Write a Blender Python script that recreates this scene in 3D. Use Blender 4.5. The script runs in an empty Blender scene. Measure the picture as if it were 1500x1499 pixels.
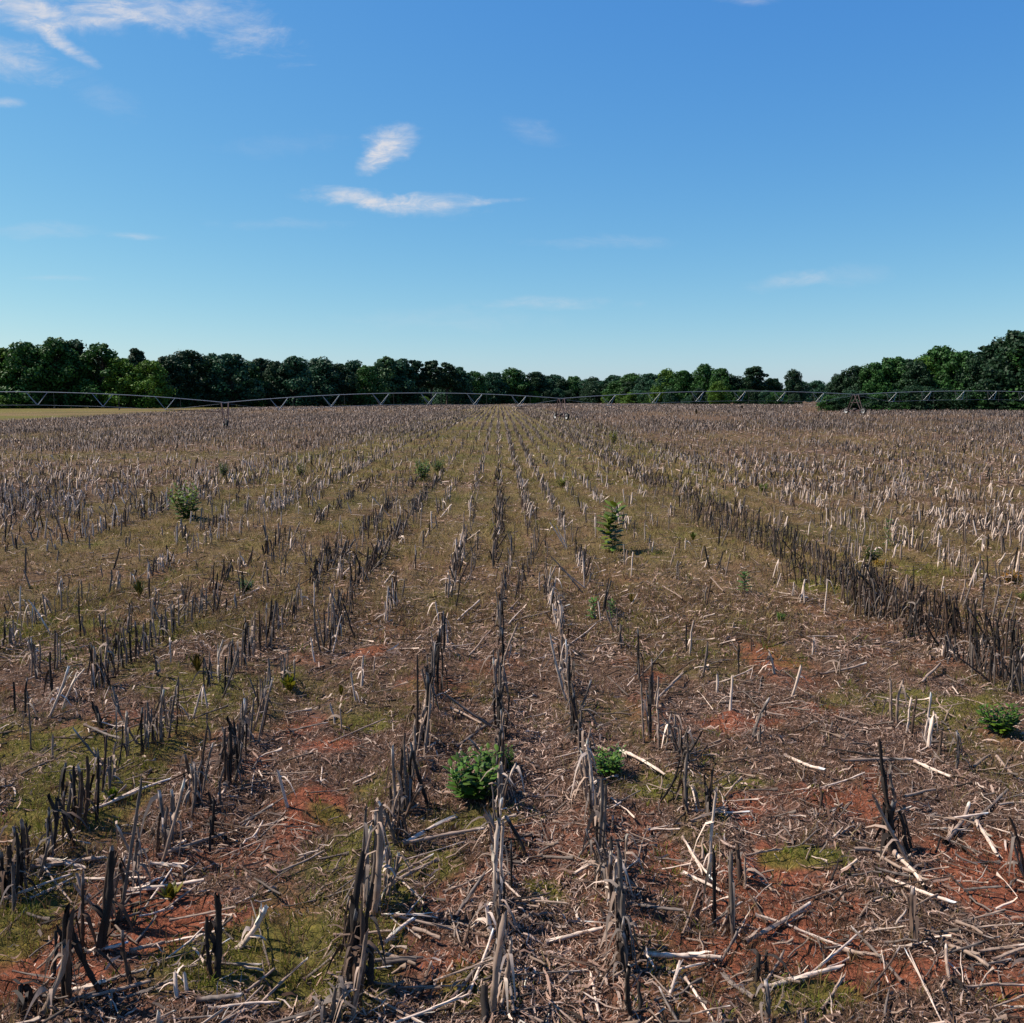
import bpy, math, random
import numpy as np
from mathutils import Vector, Matrix
random.seed(7); rng = np.random.default_rng(11)
S = bpy.context.scene; C = S.collection
R = math.radians

# ---------------------------------------------------------------- camera, sky, sun, exposure
F, H0, VPX, CAMH = 1300.0, 585.0, 730.0, 3.6
PITCH = math.atan((749.5-H0)/F); YAW = math.atan((750-VPX)/F)
cam = bpy.data.objects.new('camera', bpy.data.cameras.new('camera')); C.objects.link(cam)
cam.location = (0, 0, CAMH); cam.rotation_euler = (R(90)-PITCH, 0, -YAW)
cam.data.sensor_width = 36; cam.data.lens = 36*F/1500; cam.data.clip_end = 20000; cam.data.clip_start = .05
S.camera = cam
SUN_AZ = R(-82); SUN_EL = R(50)        # azimuth from +Y, negative = to the left
SUNV = Vector((math.sin(SUN_AZ)*math.cos(SUN_EL), math.cos(SUN_AZ)*math.cos(SUN_EL), math.sin(SUN_EL)))
sl = bpy.data.lights.new('sun', 'SUN'); sl.energy = 5.0; sl.angle = R(.5); sl.color = (1, .91, .78)
so = bpy.data.objects.new('sun', sl); C.objects.link(so); so.rotation_euler = SUNV.to_track_quat('Z', 'Y').to_euler()
S.view_settings.view_transform = 'Standard'; S.view_settings.look = 'None'
S.view_settings.exposure = 0.75; S.view_settings.gamma = 1; S.view_settings.use_curve_mapping = False
S.cycles.max_bounces = 6; S.cycles.diffuse_bounces = 3; S.cycles.transparent_max_bounces = 8
S.cycles.use_denoising = True

RM = Matrix.Rotation(-YAW, 3, 'Z') @ Matrix.Rotation(R(90)-PITCH, 3, 'X')
RN = np.array(RM)
def ray(px, py):
    return (RM @ Vector(((px-750)/F, (749.5-py)/F, -1))).normalized()

class NT:
    def __init__(s, nt): s.nt = nt; nt.nodes.clear()
    def n(s, t, ins=None, **kw):
        o = s.nt.nodes.new(t)
        for k, v in kw.items(): setattr(o, k, v)
        for k, v in (ins or {}).items(): s.set(o.inputs[k], v)
        return o
    def set(s, sock, v):
        if isinstance(v, bpy.types.NodeSocket): s.nt.links.new(v, sock)
        elif isinstance(v, bpy.types.Node): s.nt.links.new(v.outputs[0], sock)
        else: sock.default_value = v
    def m(s, op, a, b=0.0, c=None, clamp=False):
        o = s.nt.nodes.new('ShaderNodeMath'); o.operation = op; o.use_clamp = clamp
        s.set(o.inputs[0], a); s.set(o.inputs[1], b)
        if c is not None: s.set(o.inputs[2], c)
        return o.outputs[0]
    def mix(s, f, a, b, mode='MIX'):
        o = s.nt.nodes.new('ShaderNodeMix'); o.data_type = 'RGBA'; o.blend_type = mode
        s.set(o.inputs[0], f)
        for i, v in ((6, a), (7, b)):
            s.set(o.inputs[i], (*v, 1) if isinstance(v, tuple) and len(v) == 3 else v)
        return o.outputs[2]
    def ss(s, v, a, b):
        o = s.n('ShaderNodeMapRange', interpolation_type='SMOOTHSTEP'); s.set(o.inputs[0], v)
        o.inputs[1].default_value = a; o.inputs[2].default_value = b
        return o.outputs[0]
    def noise(s, vec, scale, detail=4, rough=.55, dist=0.0, col=False):
        o = s.n('ShaderNodeTexNoise', {'Vector': vec, 'Scale': scale, 'Detail': detail, 'Roughness': rough, 'Distortion': dist})
        return o.outputs['Color' if col else 'Fac']

# world: sky texture with thin cirrus, laid out by world direction
W = bpy.data.worlds.new('World'); S.world = W; W.use_nodes = True
t = NT(W.node_tree)
sky = t.n('ShaderNodeTexSky', sky_type='NISHITA', sun_disc=False, sun_elevation=SUN_EL, sun_rotation=SUN_AZ,
          altitude=100, air_density=1.0, dust_density=.35, ozone_density=2.2)
tc = t.n('ShaderNodeTexCoord'); sep = t.n('ShaderNodeSeparateXYZ', {0: tc.outputs['Generated']})
X, Y, Z = sep.outputs
ys = t.m('MAXIMUM', Y, .05); u0 = t.m('DIVIDE', X, ys); v0 = t.m('DIVIDE', Z, ys)
uv = t.n('ShaderNodeCombineXYZ', {0: u0, 1: v0})
wn = t.n('ShaderNodeSeparateXYZ', {0: t.noise(uv, 9, 5, .6, col=True)})
def cloud(px, py, wx, wy, tilt=0, k=1.0, fuzz=.8):
    """one cirrus patch round a world direction"""
    d = ray(px, py); cu, cv = d.x/d.y, d.z/d.y
    du = t.m('SUBTRACT', u0, cu); dv = t.m('SUBTRACT', v0, cv)
    du = t.m('ADD', du, t.m('MULTIPLY', t.m('SUBTRACT', wn.outputs[0], .5), .9*wx/F*1.5))
    dv = t.m('ADD', dv, t.m('MULTIPLY', t.m('SUBTRACT', wn.outputs[1], .5), 1.1*wy/F*1.5))
    c, s = math.cos(R(tilt)), math.sin(R(tilt))
    a = t.m('ADD', t.m('MULTIPLY', du, c), t.m('MULTIPLY', dv, s))
    b = t.m('SUBTRACT', t.m('MULTIPLY', dv, c), t.m('MULTIPLY', du, s))
    a = t.m('DIVIDE', a, wx/F); b = t.m('DIVIDE', b, wy/F)
    r = t.m('SQRT', t.m('ADD', t.m('MULTIPLY', a, a), t.m('MULTIPLY', b, b)))
    m = t.m('ADD', t.m('SUBTRACT', 1.0, r), t.m('MULTIPLY', t.m('SUBTRACT', fib, .5), fuzz*2))
    return t.m('MULTIPLY', t.ss(m, 0, 1.0), k)
mp = t.n('ShaderNodeMapping', {0: uv.outputs[0], 'Rotation': (0, 0, R(18)), 'Scale': (1, 2.6, 1)})
fib = t.noise(mp, 14, 8, .66, .6)
tot = 0.0
for a in [(580, 203, 50, 30, 20, 1.0, .9), (552, 230, 40, 18, 35, .9, .9), (520, 287, 90, 18, -5, .85, .9), (620, 300, 105, 19, 0, 1.0, .8), (700, 298, 70, 6, 5, .5, .6),
          (60, 5, 190, 34, -8, .9, .8), (260, 20, 190, 40, -12, .75, 1.0), (20, 80, 90, 40, -12, .6, 1.0), (105, 65, 55, 13, -38, .85, .7),
          (5, 150, 45, 10, 0, .55, .8), (150, 140, 60, 30, -30, .12, 1.0), (190, 345, 60, 7, -2, .35, .8), (60, 340, 120, 14, 0, .16, 1.0),
          (780, 190, 60, 22, -15, .16, 1.0), (810, 446, 130, 12, 0, .28, .9), (1165, 412, 90, 15, 10, .3, .9), (900, 355, 130, 12, 0, .16, 1.0),
          (420, 330, 110, 12, 0, .14, 1.0), (90, 407, 60, 6, 0, .2, .8), (1250, 405, 80, 20, 0, .12, 1.0), (660, 470, 200, 22, 0, .1, 1.0), (1095, 0, 45, 8, 0, .4, .8), (420, 210, 120, 20, 0, .08, 1.0)]:
    tot = t.m('ADD', cloud(*a), tot)
tot = t.m('MULTIPLY', t.m('MINIMUM', tot, 1.0), t.ss(Y, .05, .2))
mp2 = t.n('ShaderNodeMapping', {0: uv.outputs[0], 'Rotation': (0, 0, R(14)), 'Scale': (1, 3.2, 1)})
tot = t.m('MULTIPLY', tot, t.m('ADD', .35, t.m('MULTIPLY', t.ss(t.noise(mp2, 26, 9, .7, .8), .33, .66), .55)))
bg = t.n('ShaderNodeBackground', {'Strength': .1})
sc_ = t.n('ShaderNodeSeparateColor', {0: sky.outputs[0]})
ch = [t.m('MULTIPLY', t.m('POWER', sc_.outputs[i], g_), k_) for i, (g_, k_) in enumerate([(1.30, .306), (.88, .797), (.345, 2.46)])]
skyc = t.n('ShaderNodeCombineColor', {0: ch[0], 1: ch[1], 2: ch[2]}).outputs[0]
t.set(bg.inputs[0], t.mix(tot, skyc, (4.45, 4.4, 4.6)))
t.n('ShaderNodeOutputWorld', {0: bg.outputs[0]})

# ---------------------------------------------------------------- numpy helpers
TAB = np.random.default_rng(3).random((256, 256))
def vn(x, y):
    xi = np.floor(x).astype(int); yi = np.floor(y).astype(int); fx = x-xi; fy = y-yi
    fx = fx*fx*(3-2*fx); fy = fy*fy*(3-2*fy)
    g = lambda a, b: TAB[a & 255, b & 255]
    return (g(xi, yi)*(1-fx)+g(xi+1, yi)*fx)*(1-fy)+(g(xi, yi+1)*(1-fx)+g(xi+1, yi+1)*fx)*fy
def fbm(x, y, o=3):
    r = 0; a = .5; n = 0
    for i in range(o):
        r = r+a*vn(x*2**i+17.3*i, y*2**i+5.1*i); n += a; a *= .5
    return r/n
def sm(a, b, v):
    q = np.clip((v-a)/(b-a), 0, 1); return q*q*(3-2*q)
def terr(x, y):
    s = sm(40, 130, y)
    return s*(.6+.75*np.tanh(x/50)) + .8*sm(150, 300, y)*(.5-.5*np.tanh(x/60))
ROW = .9
def ground(x, y):
    x = np.asarray(x, float); y = np.asarray(y, float)
    f = 1-sm(25, 70, np.abs(y))
    m = .09*(fbm(x*.9, y*.9)-.5) + .07*(fbm(x*4+9, y*4)-.5) + .035*(vn(x*13, y*13)-.5) + .02*np.cos(2*np.pi*x/ROW)
    return terr(x, y)+m*f
def gp(px, py):
    d = ray(px, py); z = 0.0
    for _ in range(12):
        tt = (CAMH-z)/max(-d.z, 1e-4); z = float(terr(d.x*tt, d.y*tt))
    p = Vector((0, 0, CAMH))+d*tt
    p.z = float(ground(p.x, p.y)); return p
def at(px, py, dist):
    d = ray(px, py); return Vector((0, 0, CAMH))+d*(dist/d.y)
def proj(P):
    """world points (N,3) -> photo pixels"""
    q = (np.asarray(P, float)-np.array([0, 0, CAMH])) @ RN
    w = -q[:, 2]; return 750+F*q[:, 0]/w, 749.5-F*q[:, 1]/w, w

def build(name, V, Q, mat, col=None, parent=None, link=True, smooth=False, T=None):
    """one mesh object from arrays of verts, quads (and triangles)"""
    V = np.ascontiguousarray(V, np.float32).reshape(-1, 3); Q = np.asarray(Q, np.int32).reshape(-1, 4)
    me = bpy.data.meshes.new(name); me.vertices.add(len(V)); me.vertices.foreach_set('co', V.ravel())
    lv = Q.ravel(); starts = np.arange(len(Q))*4; tot_ = np.full(len(Q), 4)
    if T is not None and len(T):
        T = np.asarray(T, np.int32).reshape(-1, 3)
        starts = np.concatenate([starts, len(Q)*4+np.arange(len(T))*3]); tot_ = np.concatenate([tot_, np.full(len(T), 3)]); lv = np.concatenate([lv, T.ravel()])
    me.loops.add(len(lv)); me.loops.foreach_set('vertex_index', lv.astype(np.int32))
    me.polygons.add(len(starts)); me.polygons.foreach_set('loop_start', starts.astype(np.int32))
    me.polygons.foreach_set('loop_total', tot_.astype(np.int32))
    me.update(calc_edges=True)
    if smooth: me.polygons.foreach_set('use_smooth', np.ones(len(starts), bool))
    if col is not None:
        c = np.asarray(col, np.float32)
        if c.ndim == 1: c = np.tile(c, (len(V), 1))
        c4 = np.ones((len(V), 4), np.float32); c4[:, :3] = c
        me.color_attributes.new('Col', 'FLOAT_COLOR', 'POINT').data.foreach_set('color', c4.ravel())
    me.materials.append(mat); me.validate()
    if not link: return me
    o = bpy.data.objects.new(name, me); C.objects.link(o); o.parent = parent
    return o
def tag(o, label=None, cat=None, group=None, kind=None):
    for k, v in (('label', label), ('category', cat), ('group', group), ('kind', kind)):
        if v: o[k] = v
    return o
def empty(name, loc, rz=0):
    o = bpy.data.objects.new(name, None); C.objects.link(o); o.location = loc; o.rotation_euler = (0, 0, rz)
    o.empty_display_size = .2; return o
def frames(D):
    D = D/np.linalg.norm(D, axis=-1, keepdims=True)
    up = np.where(np.abs(D[..., 2:3]) < .9, np.array([0, 0, 1.]), np.array([1., 0, 0]))
    U = np.cross(D, up); U /= np.linalg.norm(U, axis=-1, keepdims=True)
    return U, np.cross(D, U)
def tubes(P, Rd, ns):
    """N tubes: P (N,K,3) centre lines, Rd (N,K) radii -> V, Q"""
    N, K, _ = P.shape
    D = np.gradient(P, axis=1) if K > 2 else np.repeat(P[:, 1:]-P[:, :1], 2, axis=1)
    D0 = np.repeat((P[:, -1:]-P[:, :1]), K, axis=1)
    U, Wv = frames(D0)
    a = np.arange(ns)/ns*2*np.pi
    V = P[:, :, None]+Rd[:, :, None, None]*(U[:, :, None]*np.cos(a)[None, None, :, None]+Wv[:, :, None]*np.sin(a)[None, None, :, None])
    idx = np.arange(N*K*ns).reshape(N, K, ns); nx = np.roll(idx, -1, axis=2)
    Q = np.stack([idx[:, :-1], nx[:, :-1], nx[:, 1:], idx[:, 1:]], -1).reshape(-1, 4)
    return V.reshape(-1, 3), Q
def strips(P, Wd, side):
    """N ribbons: P (N,K,3), Wd (N,K) half widths, side (N,3) or (N,K,3)"""
    N, K, _ = P.shape
    if side.ndim == 2: side = np.repeat(side[:, None], K, axis=1)
    V = np.stack([P-side*Wd[..., None], P+side*Wd[..., None]], 2)
    idx = np.arange(N*K*2).reshape(N, K, 2)
    Q = np.stack([idx[:, :-1, 0], idx[:, :-1, 1], idx[:, 1:, 1], idx[:, 1:, 0]], -1).reshape(-1, 4)
    return V.reshape(-1, 3), Q
class Acc:
    def __init__(s): s.V = []; s.Q = []; s.C = []; s.n = 0
    def add(s, V, Q, c):
        s.V.append(V); s.Q.append(Q+s.n); s.n += len(V)
        c = np.asarray(c, float); s.C.append(np.tile(c, (len(V), 1)) if c.ndim == 1 else (c if len(c) == len(V) else np.repeat(c, len(V)//len(c), axis=0)))
    def tube(s, a, b, r, c=(.5, .5, .5), ns=6, r2=None):
        V, Q = tubes(np.array([[a, b]], float), np.array([[r, r2 or r]]), ns); s.add(V, Q, c)
    def box(s, c0, sz, c=(.5, .5, .5), M=None):
        v = np.array([[i, j, k] for i in (-.5, .5) for j in (-.5, .5) for k in (-.5, .5)])*np.array(sz)
        if M is not None: v = v @ np.array(M).T
        s.add(v+np.array(c0), np.array([[0, 1, 3, 2], [4, 6, 7, 5], [0, 4, 5, 1], [2, 3, 7, 6], [0, 2, 6, 4], [1, 5, 7, 3]]), c)
    def done(s, name, mat, **k):
        return build(name, np.concatenate(s.V), np.concatenate(s.Q), mat, np.concatenate(s.C), **k)

# ---------------------------------------------------------------- materials
def mat_col(name, rough=.8, streak=None, var=.3, trans=0.0, spec=.2, coord='Object'):
    m = bpy.data.materials.new(name); m.use_nodes = True; q = NT(m.node_tree)
    a = q.n('ShaderNodeAttribute', attribute_name='Col').outputs['Color']
    tcn = q.n('ShaderNodeTexCoord').outputs[coord]
    if streak: tcn = q.n('ShaderNodeMapping', {0: tcn, 'Scale': streak}).outputs[0]
    nz = q.noise(tcn, 1.0 if streak else 3.0, 4, .65)
    v = q.m('ADD', 1-var, q.m('MULTIPLY', nz, 2*var))
    cc = q.n('ShaderNodeVectorMath', {0: a}, operation='SCALE'); q.set(cc.inputs['Scale'], v)
    b = q.n('ShaderNodeBsdfPrincipled', {'Base Color': cc.outputs[0], 'Roughness': rough, 'Specular IOR Level': spec})
    out = b.outputs[0]
    if trans:
        tr = q.n('ShaderNodeBsdfTranslucent', {'Color': cc.outputs[0]})
        out = q.n('ShaderNodeMixShader', {0: trans, 1: b.outputs[0], 2: tr.outputs[0]}).outputs[0]
    q.n('ShaderNodeOutputMaterial', {0: out}); return m
M_STALK = mat_col('weathered_stalk', .75, (90, 90, 14), .42, 0, .25)
M_LITTER = mat_col('dry_litter', .85, (30, 30, 30), .4, .12, .15)
M_GRASS = mat_col('field_grass', .7, (6, 6, 6), .25, .3, .2)
M_LEAF = mat_col('weed_leaf', .55, (25, 25, 25), .2, .25, .3)
M_TREE = mat_col('tree_foliage', .6, (.5, .5, .5), .25, .2, .2)
M_BARK = mat_col('bark', .9, (8, 8, 1.5), .4)
def mat_metal():
    m = bpy.data.materials.new('galvanised_steel'); m.use_nodes = True; q = NT(m.node_tree)
    tcn = q.n('ShaderNodeTexCoord').outputs['Object']; nz = q.noise(tcn, 1.3, 5, .7)
    c = q.mix(nz, (.16, .17, .18), (.45, .46, .47))
    b = q.n('ShaderNodeBsdfPrincipled', {'Base Color': c, 'Metallic': .55, 'Roughness': .5})
    q.n('ShaderNodeOutputMaterial', {0: b.outputs[0]}); return m
M_STEEL = mat_metal()
M_DARK = mat_col('rusty_dark_steel', .8, (2, 2, 2), .4)
M_RUBBER = mat_col('tyre_rubber', .9, (2, 2, 2), .3)

# patches on the field, placed where they lie on the ground: (photo pixel for the spot, radius m x, radius m y, strength)
def blobs(lst):
    out = []
    for px, py, rx, ry, s in lst:
        p = gp(px, py); out.append((p.x, p.y, rx, ry, s))
    return out
RED = blobs([(1150, 1330, .55, 1.0, 1), (1210, 1400, .5, .6, 1.), (1130, 1290, .5, .5, 1), (1150, 980, .6, 1.2, .8), (1120, 960, .5, .9, .8), (1230, 1180, 1.0, .6, .7), (1430, 1240, .7, .6, .8), (1490, 1330, .35, .5, 1), (1390, 1430, .8, .3, .8), (1460, 1460, .5, .3, .9), (1090, 1180, .5, .35, .8),
             (450, 1060, .6, .5, .7), (480, 1090, .4, .4, .8), (260, 1340, .4, .3, .9), (240, 1330, .3, .2, .8), (20, 1440, .4, .3, .8), (600, 1150, .3, .3, .3), (660, 1440, .25, .25, .6), (540, 960, .3, .5, .6), (520, 870, .4, .8, .5), (450, 1180, .5, .5, .6), (960, 990, .3, .3, .7), (1080, 1060, .5, .5, .5), (1300, 1250, .6, .6, .4), (330, 1200, .6, .4, .5), (1060, 800, .8, 1.5, .3)])
GRN = blobs([(400, 1410, .8, .35, 1), (470, 1400, .3, .3, .7), (60, 1080, 1.2, .8, .8), (140, 1140, .7, .7, .8), (60, 1180, .6, .6, .7), (560, 1300, .2, .4, .6), (530, 1230, .3, .4, .7), (690, 1200, .5, .3, .7), (640, 1260, .3, .3, .7), (700, 1450, .3, .3, .8), (590, 980, .3, .4, .7), (940, 1150, .6, .3, .7), (1180, 1260, .45, .2, .9), (1210, 1465, .3, .2, .9), (1090, 1150, .3, .2, .6), (560, 1150, .4, .6, .5), (470, 1190, .4, .3, .5), (800, 1300, .3, .2, .6),
             (1300, 1020, 2, .8, .4), (290, 1000, 1.0, 1., .6), (60, 930, 1.5, 1.2, .8), (1440, 1010, 1, .7, .5), (20, 1350, .5, .4, .7), (1400, 835, 1.2, .8, .6), (130, 960, .8, .8, .6), (1250, 860, 1.5, .8, .4), (540, 1060, .3, .4, .4), (1480, 1470, .3, .2, .4), (980, 870, .6, .9, .2)])
PALE = blobs([(770, 1060, .35, 1.6, .9), (790, 1180, .35, 1., .8), (820, 1420, .5, .6, .8), (760, 1300, .3, .6, .6), (945, 850, .5, 1.3, .8), (1060, 880, 1.2, 1.5, .5), (1030, 1140, .6, .6, .4), (1250, 1050, 1.0, .8, .4), (860, 1320, .4, .6, .5)])
GAPS = blobs([(130, 668, 13, 5, 1), (40, 640, 10, 8, .7), (200, 640, 8, 5, .6), (1250, 645, 5, 8, .9), (1390, 665, 7, 4, .7), (1070, 640, 3, 7, .8), (620, 640, 5, 7, .5), (140, 830, 4, 4, 1), (1440, 720, 4, 3, .8), (1330, 745, 4, 2.5, .8), (1050, 605, 8, 9, .5), (560, 655, 3, 5, .6), (1150, 700, 2.5, 3, .5)])
def bl(lst, x, y):
    r = np.zeros_like(x)
    for bx, by, rx, ry, s in lst:
        r = np.maximum(r, s*np.exp(-(((x-bx)/rx)**2+((y-by)/ry)**2)))
    return r
def masks(x, y):
    n1 = fbm(x*1.1+3, y*1.1+8, 4); n2 = fbm(x*.8+40, y*.5+12, 4); n3 = fbm(x*2.7+11, y*2.7+31, 3)
    red = np.clip(1.0*bl(RED, x, y)*(.15+1.5*n3) + .5*sm(.55, .68, n1)*(1-sm(14, 34, y)), 0, 1)
    grn = np.clip(1.05*bl(GRN, x, y)*(.25+1.5*n3) + .42*sm(.5, .66, n2), 0, 1)
    pale = np.clip(bl(PALE, x, y)*(.3+1.2*n3) + .4*sm(.55, .7, fbm(x*.7+77, y*.7, 3)), 0, 1)
    lane = 1-sm(11.5, 14.5, np.abs(x+.6))
    dry = np.clip(sm(9, 22, y)*(.55+.6*(n2-.4))*(.35+.65*np.maximum(lane, bl(GAPS, x, y))), 0, 1); grn = np.maximum(grn, .5*sm(18, 40, y)*lane*(.4+n2))
    far_l = sm(78, 92, -x+np.maximum(0, y-150)*.0)*sm(90, 130, y)
    dry = np.maximum(dry, far_l*.75); grn = np.maximum(grn, far_l*(.15+.75*fbm(x*.02, y*.10, 3)))
    return red, grn, pale, dry

# ---------------------------------------------------------------- ground sheet
def axis(lo, hi, step, growth, far_lo, far_hi):
    c = list(np.arange(lo, hi, step)); s = step
    while c[-1] < far_hi: s *= growth; c.append(c[-1]+s)
    s = step; pre = []; v = lo
    while v > far_lo: s *= growth; v -= s; pre.append(v)
    return np.array(pre[::-1]+c)
gx = axis(-7.5, 7.5, .035, 1.035, -6000, 6000); gy = axis(3.2, 15, .035, 1.02, -400, 9000)
GX, GY = np.meshgrid(gx, gy, indexing='ij'); fx, fy = GX.ravel(), GY.ravel()
gz = ground(fx, fy)
idx = np.arange(len(fx)).reshape(GX.shape)
Q = np.stack([idx[:-1, :-1], idx[1:, :-1], idx[1:, 1:], idx[:-1, 1:]], -1).reshape(-1, 4)
red, grn, pale, dry = masks(fx, fy)
mg = bpy.data.materials.new('field_soil'); mg.use_nodes = True; q = NT(mg.node_tree)
at1 = q.n('ShaderNodeSeparateColor', {0: q.n('ShaderNodeAttribute', attribute_name='Col').outputs['Color']})
pos = q.n('ShaderNodeNewGeometry').outputs['Position']
nf = q.noise(pos, 22, 6, .7); nm = q.noise(pos, 4.5, 5, .6); nb = q.noise(pos, .35, 4, .6); nff = q.noise(pos, 90, 3, .7)
base = q.mix(q.ss(nf, .3, .7), (.024, .015, .011), (.155, .085, .058))
base = q.mix(q.ss(nff, .55, .75), base, (.26, .18, .14))
redc = q.mix(q.ss(nf, .35, .65), (.10, .032, .018), (.28, .095, .052))
base = q.mix(q.ss(q.m('ADD', at1.outputs[0], q.m('MULTIPLY', q.m('SUBTRACT', nf, .5), .7)), .30, .85), base, redc)
dryc = q.mix(q.ss(nf, .3, .7), (.095, .070, .024), (.265, .195, .075)); dryc = q.mix(q.ss(nb, .4, .65), dryc, q.mix(nf, (.13, .075, .035), (.225, .135, .065)))
base = q.mix(q.m('MULTIPLY', at1.outputs[2], .85), base, dryc)
grnc = q.mix(q.ss(nf, .3, .7), (.05, .052, .010), (.160, .145, .028))
base = q.mix(q.m('MULTIPLY', q.ss(q.m('ADD', at1.outputs[1], q.m('MULTIPLY', q.m('SUBTRACT', nm, .5), .5)), .3, .7), .8), base, grnc)
ps = q.n('ShaderNodeMapping', {0: pos, 'Scale': (.03, .12, 1)}); nw = q.noise(ps, 1, 4, .6)
base = q.mix(q.m('MULTIPLY', q.m('MULTIPLY', q.ss(nw, .45, .6), at1.outputs[2]), .75), base, (.050, .056, .012))
vo = q.n('ShaderNodeTexVoronoi', {'Vector': q.n('ShaderNodeVectorMath', {0: pos, 1: q.n('ShaderNodeVectorMath', {0: q.noise(pos, 5, 3, .6, col=True), 1: (.12, .12, .12)}, operation='MULTIPLY').outputs[0]}, operation='ADD').outputs[0], 'Scale': 7.0}, feature='DISTANCE_TO_EDGE')
crk = q.m('MULTIPLY', q.ss(vo.outputs['Distance'], 0, .07), .55)
bmp = q.n('ShaderNodeBump', {'Strength': 1.0, 'Distance': .035, 'Height': q.m('ADD', q.m('ADD', nf, q.m('MULTIPLY', nff, .4)), crk)})
bs = q.n('ShaderNodeBsdfPrincipled', {'Base Color': base, 'Roughness': .95, 'Specular IOR Level': .1, 'Normal': bmp.outputs[0]})
q.n('ShaderNodeOutputMaterial', {0: bs.outputs[0]})
g = build('ground', np.stack([fx, fy, gz], 1), Q, mg, np.stack([red, grn, dry], 1), smooth=True)
tag(g, 'red clay field soil with dry grass and crop residue', 'ground', kind='structure')

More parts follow.
